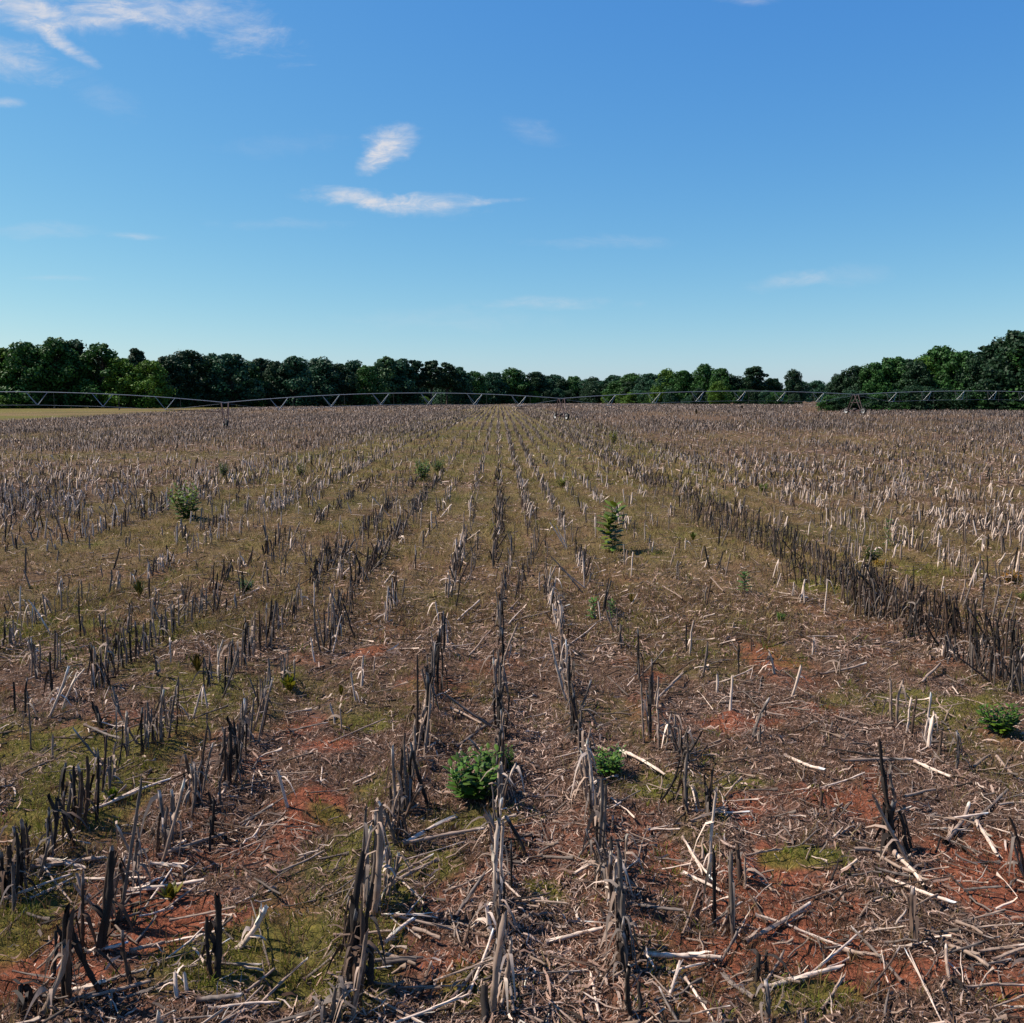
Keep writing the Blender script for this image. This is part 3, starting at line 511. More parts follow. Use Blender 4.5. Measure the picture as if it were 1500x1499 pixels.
# ---------------------------------------------------------------- fallen stalks
fl = [(590, 1245, 670, 1200), (590, 1247, 713, 1227), (667, 1343, 710, 1300), (660, 1467, 740, 1380), (800, 1375, 880, 1362), (840, 1283, 900, 1253), (795, 1253, 840, 1265), (920, 1327, 1000, 1345), (943, 1407, 1055, 1410), (1090, 1390, 1187, 1325), (1117, 1459, 1232, 1433), (1300, 1283, 1395, 1345), (1280, 1247, 1335, 1285), (1310, 1248, 1350, 1300), (1250, 1252, 1300, 1245), (1323, 1180, 1370, 1160), (1322, 1208, 1378, 1195), (1230, 1125, 1340, 1115), (1340, 1117, 1392, 1143), (1150, 1110, 1205, 1140), (1385, 1390, 1450, 1425), (1010, 1215, 1065, 1200), (1000, 1230, 1035, 1295), (1000, 1280, 1055, 1312), (1105, 1465, 1055, 1430),
      (45, 1282, 155, 1255), (60, 1268, 125, 1272), (135, 1198, 250, 1145), (190, 1310, 300, 1300), (220, 1277, 275, 1270), (95, 1460, 150, 1458), (95, 1477, 220, 1440), (190, 1400, 245, 1385), (325, 1167, 345, 1135), (435, 1260, 475, 1235), (290, 1475, 350, 1480), (125, 1070, 180, 1093), (200, 1305, 245, 1285), (350, 1205, 400, 1190), (230, 1262, 330, 1222),
      (687, 963, 732, 915), (660, 1038, 705, 1062), (667, 1100, 740, 1048), (750, 913, 857, 890), (830, 950, 873, 920), (960, 1037, 1000, 993), (790, 1010, 817, 1028), (890, 993, 920, 1023), (905, 1100, 970, 1143), (1153, 1037, 1187, 1050), (1350, 1008, 1377, 980), (1385, 1240, 1425, 1185), (1410, 1215, 1475, 1165), (1430, 1205, 1460, 1250), (1460, 1110, 1485, 1135), (1425, 1130, 1450, 1110), (565, 1400, 610, 1418), (610, 1410, 560, 1418), (640, 1260, 560, 1310), (560, 1390, 600, 1350), (605, 1365, 645, 1378), (1290, 1160, 1310, 1110), (1230, 1385, 1290, 1410), (1400, 1360, 1440, 1380), (1040, 850, 1060, 870), (195, 852, 225, 832), (350, 878, 380, 862), (970, 860, 1010, 890), (500, 845, 530, 815), (560, 860, 590, 825), (680, 860, 705, 820), (745, 900, 775, 862), (745, 920, 772, 892), (670, 910, 705, 882), (1150, 1050, 1100, 1045), (1200, 990, 1270, 982), (1360, 1090, 1400, 1095)]
fb = []; fv = []; ft = []; fr = []
for a, b_, c, d in fl:
    P1 = gp(a, b_); P2 = gp(c, d)
    if (P2-P1).length > 1.3: P2 = P1+(P2-P1)*(1.3/(P2-P1).length)
    P1.z += random.uniform(.015, .05); P2.z = float(ground(P2.x, P2.y))+random.uniform(.015, .09)
    fb.append(P1); fv.append(P2-P1); ft.append(random.choice([0, 0, 1, 1, 2])); fr.append(random.uniform(.011, .016))
n = 6400
yy = 4.2+34*rng.random(n)**1.7; xx = (rng.random(n)*2-1)*(.62*yy+1.5)
kk_ = np.abs(xx/ROW-np.round(xx/ROW)); ok = rng.random(n) < np.where(kk_ < .25, 1, .55)
xx, yy = xx[ok], yy[ok]; n = len(xx)
L = np.clip(rng.lognormal(-1.5, .5, n), .1, .8); az = rng.normal(.35, .9, n)
x2 = xx+np.cos(az)*L; y2 = yy+np.sin(az)*L
pb = np.stack([xx, yy, ground(xx, yy)+rng.uniform(.01, .04, n)], 1); pe = np.stack([x2, y2, ground(x2, y2)+rng.uniform(.01, .10, n)], 1)
FB = np.concatenate([np.array(fb), pb]); FV = np.concatenate([np.array(fv), pe-pb])
FT = np.concatenate([np.array(ft), np.clip(np.searchsorted(np.cumsum([.20, .32, .26, .15, .07]), rng.random(n)), 0, 4)])
FR = np.concatenate([np.array(fr), rng.uniform(.003, .0095, n)])
ax_, ay_, aw = proj(FB); bx_, by_, bw = proj(FB+FV)
mx, my = (ax_+bx_)/2, (ay_+by_)/2; vis = (mx > 0) & (mx < 1500) & (my < 1495)
fl_len = np.hypot(bx_-ax_, by_-ay_)*vis; find = np.argsort(-fl_len)[:260]; f_is = np.zeros(len(FB), bool); f_is[find] = True
PF = {tn: [stalk_proto(40+i, tn, .5, i % 3 == 0) for i in range(8)] for tn in TN}
lane = np.floor((FB[:, 0]+FV[:, 0]/2)/ROW).astype(int)
for k in sorted(set(lane[find].tolist())):
    mem = np.where((lane == k) & f_is)[0]; mem = mem[np.argsort(-my[mem])]
    rn = ('right of '+rowname(k)) if k >= 0 else ('left of '+rowname(k+1))
    for o_, i in enumerate(mem, 1):
        v = Vector(FV[i]); tn = TN[FT[i]]
        o = bpy.data.objects.new('fallen_stalk', PF[tn][i % 8]); C.objects.link(o); o.location = FB[i]
        rs = FR[i]/.0145; o.scale = (rs, rs, v.length/.5); o.rotation_mode = 'QUATERNION'
        o.rotation_quaternion = Vector((0, 0, 1)).rotation_difference(v.normalized()) @ Matrix.Rotation(random.uniform(0, 6.28), 4, 'Z').to_quaternion()
        sz = 'long' if v.length > .6 else ('short' if v.length < .3 else 'mid-length')
        tag(o, f"{sz} {tn} fallen stalk, {num(o_)} from front in gap {rn}", 'fallen stalk', 'broken maize stalks lying on the soil')
A = Acc(); r_ = ~f_is; stub_mesh(A, FB[r_], FV[r_], FT[r_], FR[r_], 5, 4)

# ---------------------------------------------------------------- litter: husks, shredded leaves, chips
LC = np.array([(.38, .27, .215), (.26, .165, .125), (.18, .112, .085), (.12, .09, .078), (.075, .043, .031), (.020, .015, .013), (.47, .365, .30)])
def litter(n, y0, y1, pw, lmin, lmax, wmin, wmax, lift):
    yy = y0+(y1-y0)*rng.random(n)**pw; xx = (rng.random(n)*2-1)*(.62*yy+1.2)
    rd, gr, pl, dr = masks(xx, yy); ok = rng.random(n) < np.clip(1.0*(.70+.6*pl-.62*rd-.55*gr-.42*dr), .03, 1)
    xx, yy, pl = xx[ok], yy[ok], pl[ok]; n = len(xx); K = 4; f = np.linspace(-.5, .5, K)
    L = rng.uniform(lmin, lmax, n)*rng.uniform(.4, 1, n); az = rng.random(n)*2*np.pi; cv = rng.normal(0, .4, n)
    P = np.zeros((n, K, 3)); a = az[:, None]+cv[:, None]*f[None]
    P[:, :, 0] = xx[:, None]+np.cos(a)*L[:, None]*f; P[:, :, 1] = yy[:, None]+np.sin(a)*L[:, None]*f
    P[:, :, 2] = ground(P[:, :, 0], P[:, :, 1])+.006+rng.uniform(0, lift, n)[:, None]*(1+rng.normal(0, .5, (n, K)))+np.abs(rng.normal(0, lift*.5, (n, K)))
    rl = rng.normal(0, .6, n); sd = np.stack([-np.sin(az)*np.cos(rl), np.cos(az)*np.cos(rl), np.sin(rl)], 1)
    V, Q = strips(P, rng.uniform(wmin, wmax, n)[:, None]*np.array([.5, 1, .9, .35])[None], sd)
    pr = np.array([.17, .22, .2, .16, .12, .09, .04]); ci = np.clip(np.searchsorted(np.cumsum(pr), rng.random(n)), 0, 6)
    col = LC[ci]*rng.uniform(.7, 1.3, (n, 1))*(1+.25*pl[:, None]); A.add(V, Q, np.repeat(np.clip(col, 0, .6), K*2, axis=0))
litter(90000, 4, 14, 1.1, .04, .18, .0015, .005, .02)
litter(14000, 4, 16, 1.1, .06, .24, .004, .011, .03)
litter(150000, 4, 11, 1.0, .015, .08, .001, .0035, .012)
litter(70000, 12, 40, 1.2, .06, .32, .004, .011, .03)
litter(40000, 36, 90, 1.2, .2, .6, .012, .03, .06)
o = A.done('crop_litter', M_LITTER); tag(o, 'dry husks leaf shreds and broken stalk pieces covering the soil', 'crop litter', kind='stuff')

# ---------------------------------------------------------------- grass and low weeds as ground cover
A = Acc()
GC = {'green': np.array([(.10, .125, .012), (.14, .15, .015), (.065, .085, .012), (.17, .16, .022)]), 'dry': np.array([(.24, .17, .062), (.17, .115, .045), (.30, .22, .095), (.11, .07, .032), (.18, .15, .04)]), 'rust': np.array([(.14, .065, .032), (.18, .10, .05), (.09, .055, .032)])}
def grass(n, y0, y1, pw, hmin, hmax, w, kind, clus=.12, per=7):
    m = n//per; yy = y0+(y1-y0)*rng.random(m)**pw; xx = (rng.random(m)*2-1)*(.62*yy+1.2)
    rd, gr, pl, dr = masks(xx, yy)
    if kind == 'green': pb_ = np.clip(gr*1.15-.12, 0.015, 1)
    elif kind == 'dry': pb_ = np.clip(.14+.7*dr+.35*gr-.3*rd-.2*pl, .03, 1)
    else: pb_ = np.clip(.12+.5*sm(.45, .62, fbm(xx*.9+60, yy*.9, 3)), 0, 1)
    ok = rng.random(m) < pb_; xx, yy = xx[ok], yy[ok]; m = len(xx)
    sz = np.repeat(rng.uniform(.6, 1.2, m), per)
    xx = np.repeat(xx, per); yy = np.repeat(yy, per); n = len(xx)
    r = np.abs(rng.normal(0, clus, n)); a = rng.random(n)*2*np.pi; xx = xx+r*np.cos(a); yy = yy+r*np.sin(a)
    h = rng.uniform(hmin, hmax, n)*sz; K = 3; f = np.array([0, .55, 1.]); ln = rng.uniform(.1, .9, n)*h; az = a+rng.normal(0, .9, n)
    P = np.zeros((n, K, 3)); P[:, :, 0] = xx[:, None]+np.cos(az)[:, None]*ln[:, None]*f**1.7; P[:, :, 1] = yy[:, None]+np.sin(az)[:, None]*ln[:, None]*f**1.7
    P[:, :, 2] = ground(xx, yy)[:, None]+h[:, None]*f*(1-.15*f)
    fa = rng.random(n)*np.pi; sd = np.stack([np.cos(fa), np.sin(fa), 0*fa], 1)
    V, Q = strips(P, (w*rng.uniform(.6, 1.3, n))[:, None]*np.array([.8, 1, .15])[None], sd)
    g_ = GC[kind]; col = g_[rng.integers(0, len(g_), n)]*rng.uniform(.75, 1.25, (n, 1)); A.add(V, Q, np.repeat(col, K*2, axis=0))
grass(90000, 4, 15, 1.1, .03, .09, .0028, 'green', .06, 14)
grass(90000, 12, 45, 1.1, .05, .13, .006, 'green', .12, 10)
grass(150000, 4, 16, 1.2, .05, .17, .0017, 'dry', .05, 10)
grass(260000, 13, 42, 1.1, .06, .20, .0042, 'dry', .14, 9)
grass(130000, 38, 110, 1.1, .10, .28, .014, 'dry', .3, 8)
grass(130000, 4, 16, 1.2, .05, .18, .0016, 'rust', .05, 12)
grass(90000, 13, 40, 1.2, .06, .18, .004, 'rust', .15, 10)
o = A.done('grass', M_GRASS); tag(o, 'olive and brown grass tufts growing between the stubble rows', 'grass', kind='stuff')

# ---------------------------------------------------------------- green weeds, each a thing
def weed(px, py, hpx, wpx, style, label, tone=(.055, .12, .022), cat='weed', seed=0, name='broadleaf_weed'):
    rg = np.random.default_rng(500+seed); p = gp(px, py); sc = p.y/F/math.cos(.1)*1.02
    h = hpx*sc*1.05; w = wpx*sc*.5*(1.45 if style == 'bush' else 1.15); e = empty(name, p, rg.random()*6.28)
    tag(e, label, cat, 'green weeds growing among the stubble')
    AS = Acc(); AL = Acc()
    if style == 'spire':        # one stem, leaves in a spiral all the way up
        stems = [((0, 0), (rg.normal(0, .05)*h, rg.normal(0, .05)*h), 1.)]+([((0, 0), (-.45*w, .1*w), .72)] if hpx > 40 else [])
        nl, ll, lw, drop = (30, w*1.2, .2, .3)
    elif style == 'bush':
        stems = [((0, 0), (math.cos(a)*w*rg.uniform(.2, .75), math.sin(a)*w*rg.uniform(.2, .75)), rg.uniform(.65, 1.)) for a in np.linspace(0, 6.28, 13)]
        nl, ll, lw, drop = 17, w*.46, .19, .25
    elif style == 'rosette':
        stems = [((0, 0), (0, 0), .15)]; nl, ll, lw, drop = 30, h, .10, -.9
    else:                       # 'tuft' of fine upright leaves
        stems = [((0, 0), (0, 0), .1)]; nl, ll, lw, drop = 160, h, .035, -1.6
    V_, N_ = [], []
    for (x0, y0), (x1, y1), fh in stems:
        hh = h*fh*.95; P = np.array([[(x0+(x1-x0)*f**.55, y0+(y1-y0)*f**.55, hh*f) for f in (0, .35, .7, 1)]])
        V, Q = tubes(P, np.array([[.03, .024, .018, .008]])*max(.15, min(w, .35))*1.0, 5); AS.add(V, Q, (.09, .10, .035))
        for j in range(nl):
            f = (j+.5)/nl if style in ('spire', 'bush') else .05
            f = .03+.97*f if style != 'rosette' else .3
            b = np.array([x0+(x1-x0)*f**.55, y0+(y1-y0)*f**.55, hh*f]); a = j*2.4+rg.normal(0, .3); L = ll*rg.uniform(.6, 1.1)*(1 if style == 'spire' else 1-.45*max(0, f-.5)*2)
            el = -drop*rg.uniform(.4, 1.2)+.5+.5*f; el = min(el, 1.5)
            d = np.array([math.cos(a)*math.cos(el), math.sin(a)*math.cos(el), math.sin(el)]); s = np.array([-math.sin(a), math.cos(a), 0])
            fs = np.array([0, .25, .55, .8, 1.]); PP = b+d*L*fs[:, None]-np.array([0, 0, 1])*(L*.32*fs**2)[:, None]
            PP[:, 2] = np.maximum(PP[:, 2], .005)
            wd = np.array([.25, .8, 1, .6, .05])*L*lw
            up = np.cross(s, d); Vl = np.concatenate([PP-s*wd[:, None]+up*wd[:, None]*.35, PP, PP+s*wd[:, None]+up*wd[:, None]*.35])
            q_ = np.array([[i, i+1, i+6, i+5] for i in range(4)]+[[i+5, i+6, i+11, i+10] for i in range(4)])
            c = np.array(tone)*np.array([1.3, 1.0, .45])*rg.uniform(.55, 1.5)*np.array([rg.uniform(.85, 1.35), 1, rg.uniform(.8, 1.2)]); AL.add(Vl, q_, c)
    AS.done('stem', M_LEAF, parent=e); AL.done('foliage', M_LEAF, parent=e); return e
WD = [(275, 762, 58, 46, 'bush', 'tall leafy green weed at the edge of the dense stubble on the left', (.05, .11, .018)),
      (900, 808, 70, 38, 'spire', 'tall upright green weed with whorled leaves right of the centre rows', (.055, .115, .025)),
      (693, 1170, 72, 92, 'bush', 'bushy bright green weed beside the centre row in the foreground', (.035, .10, .022)),
      (742, 1125, 35, 30, 'bush', 'small green shoots just behind the bushy foreground weed', (.035, .095, .022)),
      (893, 1135, 42, 54, 'bush', 'low green weed just behind the stubs of the first right row', (.04, .12, .03)),
      (1463, 1078, 46, 58, 'bush', 'round green weed near the right edge below the dark stubble', (.035, .10, .018)),
      (620, 705, 32, 28, 'bush', 'dark green weed left of centre in the middle distance', (.04, .10, .03)),
      (642, 692, 20, 18, 'bush', 'smaller weed just right of the dark green middle-distance weed', (.04, .10, .03)),
      (899, 650, 20, 14, 'bush', 'tiny far yellow-green weed below the irrigation tower', (.10, .15, .02)),
      (1302, 800, 38, 14, 'spire', 'narrow upright dark green weed in the right grass strip', (.03, .09, .03)),
      (1278, 826, 28, 30, 'bush', 'dark olive weed beside the dark stubble strip on the right', (.035, .06, .02)),
      (869, 906, 30, 16, 'spire', 'left one of two narrow green shoots right of centre', (.03, .11, .03)),
      (897, 906, 27, 15, 'spire', 'right one of two narrow green shoots right of centre', (.03, .09, .03)),
      (1090, 870, 30, 20, 'spire', 'blue-green spiky weed in pale litter right of centre', (.04, .10, .04)),
      (1143, 913, 16, 16, 'bush', 'small round green weed by a pale upright stub', (.04, .11, .02)),
      (360, 865, 18, 22, 'bush', 'small teal green weed among fallen straw on the left', (.03, .09, .04)),
      (425, 1013, 36, 18, 'rosette', 'yellow-green spiky rosette at the foot of a thin stub', (.12, .16, .03)),
      (328, 700, 26, 16, 'bush', 'thin dark green weed standing in the dense left stubble', (.03, .08, .02)),
      (441, 698, 20, 16, 'bush', 'grey-green weed in the left stubble nearer the centre', (.05, .08, .02)),
      (825, 716, 16, 18, 'bush', 'low pale green weed just right of the centre rows', (.09, .13, .03)),
      (1118, 720, 14, 16, 'bush', 'tiny green weed by the first right stubble strip', (.06, .12, .02)),
      (250, 1318, 42, 46, 'rosette', 'olive spiky rosette among fallen stalks at lower left', (.07, .09, .02)),
      (165, 1178, 28, 30, 'rosette', 'small green rosette behind the dark stubs at left', (.06, .11, .02)),
      (290, 985, 40, 46, 'tuft', 'dark olive grass tuft between two stubble rows on the left', (.045, .045, .018)),
      (205, 862+12, 34, 26, 'tuft', 'dark green tuft right of the bent pale stalk', (.035, .055, .02)),
      (500, 1020, 22, 26, 'tuft', 'small olive tuft among the pale stubs left of centre', (.08, .09, .03)),
      (925, 885, 22, 40, 'tuft', 'sage grass tuft on the pale litter heap', (.10, .10, .05)),
      (1485, 856, 18, 30, 'bush', 'ochre-yellow low weed near the right edge', (.15, .10, .012)),
      (1500, 880, 14, 20, 'bush', 'green low weed under the ochre weed at right edge', (.06, .12, .02)),
      (1290, 832, 10, 20, 'bush', 'small yellow weed at the foot of the dark olive weed', (.13, .11, .012)),
      (505, 855-2, 14, 20, 'tuft', 'faint olive tuft above the pale stubs left of centre', (.09, .09, .03)),
      (1015, 790, 18, 18, 'tuft', 'thin green tuft on the right grass strip', (.06, .10, .03)),
      (1020, 608, 11, 20, 'tuft', 'dark weed clump far off below the right irrigation span', (.02, .02, .02)),
      (1087, 600, 8, 12, 'tuft', 'dark weed speck at the far edge of the field', (.02, .02, .02))]
for i, (a, b_, c, d, s, l, tn) in enumerate(WD):
    weed(a, b_, c, d, s, l, tn, seed=i, cat='grass tuft' if s == 'tuft' else 'weed', name='grass_tuft' if s == 'tuft' else 'broadleaf_weed')

# ---------------------------------------------------------------- centre pivot irrigation machine
root = empty('irrigation_pivot', (0, 0, 0))
tag(root, 'long galvanised pivot irrigation line on wheeled towers crossing the far field', 'irrigation machine')
T1, T2, T3 = gp(331, 628), None, None
T1 = at(331, 628, 109.0); T2 = at(822, 617, 125.0); T3 = at(1252, 605, 143.0)
dv_ = T2-T1; T0 = T1-Vector((dv_.x, dv_.y, 0))*1.05; T4 = T3+(T3-T2)*1.0; T5 = T4+(T3-T2)
TW = [T0, T1, T2, T3, T4, T5]
for p in TW: p.z = float(terr(p.x, p.y))
root.location = TW[1]; OFF = np.array(TW[1])
TOP = []
for i, p in enumerate(TW):
    ph = {1: 590, 2: 584, 3: 578}.get(i)
    zt = at(float(proj(np.array([p]))[0][0]), ph, p.y).z if ph else p.z+3.1
    TOP.append(Vector((p.x, p.y, zt)))
def wheel(c, axis_v, parent):
    w_ = Acc(); a = np.arange(20)/20*2*np.pi; ax = np.array(axis_v); u = np.array([0, 0, 1.]); s = np.cross(ax, u)
    def ring(rad, off): return np.array(c)+rad*(np.cos(a)[:, None]*s+np.sin(a)[:, None]*u)+off*ax
    def lathe(prof, acc, col):
        V = np.concatenate([ring(r, o) for r, o in prof]); n = len(prof)
        Q = np.array([[k*20+j, k*20+(j+1) % 20, ((k+1) % n)*20+(j+1) % 20, ((k+1) % n)*20+j] for k in range(n) for j in range(20)]); acc.add(V-OFF, Q, col)
    hub = Acc(); lathe([(.32, -.10), (.36, -.12), (.36, .12), (.32, .10), (.12, .03), (.12, -.03)], hub, (.3, .3, .3))
    wo = hub.done('wheel', M_DARK, parent=parent)
    lathe([(.36, -.12), (.46, -.14), (.54, -.11), (.54, .11), (.46, .14), (.36, .12)], w_, (.02, .018, .017)); w_.done('tyre', M_RUBBER, parent=wo)
for i, (p, tp) in enumerate(zip(TW, TOP)):
    dl = (TW[min(i+1, 5)]-TW[max(i-1, 0)]); dl.z = 0; dl.normalize(); pr = Vector((-dl.y, dl.x, 0))
    tb = Acc()
    W1, W2 = p+pr*1.9, p-pr*1.9; base_z = p.z+.55
    a1 = Vector((W1.x, W1.y, base_z)); a2 = Vector((W2.x, W2.y, base_z))
    tb.tube(a1-OFFV if False else np.array(a1)-OFF, np.array(a2)-OFF, .10, (.07, .045, .045), 6)
    tb.done('base_beam', M_DARK, parent=root)
    for e_, sgn in ((a1, 1), (a2, -1)):
        for q_ in (.9, -.9):
            lg = Acc(); foot = Vector(e_)-pr*sgn*.35; head = tp+dl*q_*.45+pr*sgn*.12
            foot = foot+dl*q_*.2
            lg.tube(np.array(foot)-OFF, np.array(head)-OFF, .065, (.09, .06, .06), 5); lg.done('tower_leg', M_DARK, parent=root)
    br = Acc()
    m1 = (a1+tp)/2; m2 = (a2+tp)/2; br.tube(np.array(m1)-OFF, np.array(m2)-OFF, .035, (.09, .06, .06), 5)
    br.box(np.array((p.x, p.y, base_z+.2))-OFF, (.5, .5, .4), (.06, .05, .05)); br.done('drive_unit', M_DARK, parent=root)
    wheel((W1.x, W1.y, p.z+.50), dl, root); wheel((W2.x, W2.y, p.z+.50), dl, root)
def arch(A_, B_, f, rise): return A_.lerp(B_, f)+Vector((0, 0, rise*4*f*(1-f)))
for s_ in range(5):
    A_, B_ = TOP[s_], TOP[s_+1]; rise = [1.3, .95, .75, .6, .6][s_]; NSEG = 32
    dl = (B_-A_); dl.z = 0; L = dl.length; dl.normalize(); pr = Vector((-dl.y, dl.x, 0))
    P = np.array([[arch(A_, B_, j/NSEG, rise) for j in range(NSEG+1)]])-OFF
    V, Q = tubes(P, np.full((1, NSEG+1), .042), 8); build('water_pipe', V, Q, M_STEEL, parent=root, smooth=True)
    nst = 6; low = {1: [], -1: []}
    for j in range(nst):
        f = (j+1)/(nst+1); c = arch(A_, B_, f, rise); tr = Acc()
        for sg in (1, -1):
            lo = c+pr*sg*.55-Vector((0, 0, 1.45)); low[sg].append(lo)
            for q_ in (1, -1):
                up = arch(A_, B_, f+q_*1.1/L, rise); tr.tube(np.array(lo)-OFF, np.array(up)-OFF, .028, (.5, .5, .5), 5)
        tr.tube(np.array(low[1][-1])-OFF, np.array(low[-1][-1])-OFF, .028, (.5, .5, .5), 5); tr.done('truss_brace', M_STEEL, parent=root)
        dr = Acc(); dp = c+dl*1.7; dr.tube(np.array(dp)-OFF, np.array(dp-Vector((0, 0, 1.7)))-OFF, .018, (.05, .05, .05), 5)
        dr.box(np.array(dp-Vector((0, 0, 1.75)))-OFF, (.12, .12, .14), (.05, .05, .05)); dr.done('drop_sprinkler', M_DARK, parent=root)
    for sg in (1, -1):
        rd = Acc(); pts = [A_-Vector((0, 0, .1))]+low[sg]+[B_-Vector((0, 0, .1))]
        for a, b_ in zip(pts[:-1], pts[1:]): rd.tube(np.array(a)-OFF, np.array(b_)-OFF, .010, (.4, .4, .4), 5)
        rd.done('truss_rod', M_STEEL, parent=root)
    if s_ in (0, 1):
        rd = Acc(); a = np.array(low[-1][-1]); b_ = np.array((B_.x, B_.y, TW[s_+1].z+1.95)); rd.tube(a-OFF, b_-OFF, .05, (.09, .05, .05), 6); rd.done('tower_tie', M_DARK, parent=root)

# ---------------------------------------------------------------- trees
def tree_protos(kind, seed):
    rg = np.random.default_rng(seed)     # unit tree: height 1, base at 0
    A = Acc(); T = Acc(); Wd = {'oak': .46, 'tall': .34, 'pine': .25, 'bush': .75}[kind]
    z0 = {'oak': .07, 'tall': .07, 'pine': .42, 'bush': .02}[kind]
    T.tube((0, 0, -.02), (rg.normal(0, .01), rg.normal(0, .01), .72), .020, (.07, .055, .045), 7, .007)
    lob = rg.uniform(.05, .2); lk = rg.integers(1, 4); lp = rg.uniform(0, 6.28)
    nl = {'oak': 66, 'tall': 56, 'pine': 30, 'bush': 26}[kind]; n_leaf = {'oak': 150, 'tall': 150, 'pine': 150, 'bush': 180}[kind]
    for i in range(nl):
        f = (i+.5)/nl; a = i*2.4+rg.normal(0, .5)
        if kind == 'pine': prof = Wd*(.45+.55*math.sin(math.pi*min(1, f*.9+.12)))
        elif kind == 'bush': prof = Wd*math.sqrt(max(0, 1-f**2))
        else: prof = Wd*math.sin(math.pi*min(1, (f*.70+.28)))**.55
        rr = prof*rg.uniform(.35, .85); z = z0+(1-z0)*f*.93; rad = {'oak': .105, 'tall': .088, 'pine': .078, 'bush': .20}[kind]*rg.uniform(.55, 1.4)*(1.15-.4*f)
        rr *= rg.uniform(.75, 1.12)+lob*math.sin(a*lk+lp)
        c = np.array([math.cos(a)*rr, math.sin(a)*rr, min(z, 1-rad*.75)])
        T.tube((0, 0, max(.05, c[2]*.72-.06)), c*np.array([.9, .9, 1]), .007, (.06, .05, .04), 4, .002)
        n = n_leaf; d = rg.normal(0, 1, (n, 3)); d /= np.linalg.norm(d, axis=1, keepdims=True); sc = np.array([1.1, 1.1, .62 if kind == 'pine' else .85])
        bump = 1+.35*(np.sin(d[:, 0]*7+i)*np.sin(d[:, 1]*6+i*2)*np.sin(d[:, 2]*5+i))
        p = c+d*sc*rad*(bump*rg.uniform(.72, 1.05, n))[:, None]
        nm = d+rg.normal(0, .55, (n, 3)); U, Wv = frames(nm); ra = rg.random(n)*6.28
        U2 = U*np.cos(ra)[:, None]+Wv*np.sin(ra)[:, None]; W2 = Wv*np.cos(ra)[:, None]-U*np.sin(ra)[:, None]
        sz = rg.uniform(.010, .020, n)[:, None]*(1.6 if kind == 'bush' else 1)
        V = np.stack([p-U2*sz-W2*sz*.6, p+U2*sz-W2*sz*.7, p+U2*sz*.8+W2*sz*.7, p-U2*sz+W2*sz*.5], 1).reshape(-1, 3)
        Q = np.arange(n*4).reshape(n, 4)
        colr = np.array([.5, .5, .5])*rg.uniform(.82, 1.2); A.add(V, Q, np.repeat(colr*rg.uniform(.7, 1.3, (n, 1)), 4, axis=0))
    return A, T
TCOL = {'dark': (.014, .040, .016), 'mid': (.026, .078, .016), 'bright': (.065, .130, .015), 'teal': (.020, .064, .032), 'pale': (.045, .100, .038)}
cache = {}
def tree_mesh(kind, var, colr):
    k = (kind, var, colr)
    if k not in cache:
        A, T = tree_protos(kind, hash(kind) % 1 + {'oak': 10, 'tall': 30, 'pine': 50, 'bush': 70}[kind]+var)
        cc = np.concatenate(A.C)*2*np.array(TCOL[colr])
        cr = build('crown', np.concatenate(A.V), np.concatenate(A.Q), M_TREE, cc, link=False); tr = T.done('trunk', M_BARK, link=False); cache[k] = (cr, tr)
    return cache[k]
trees = []   # px, top py, distance, kind, colour, width factor
def line(pts):
    for e in pts: trees.append(e)
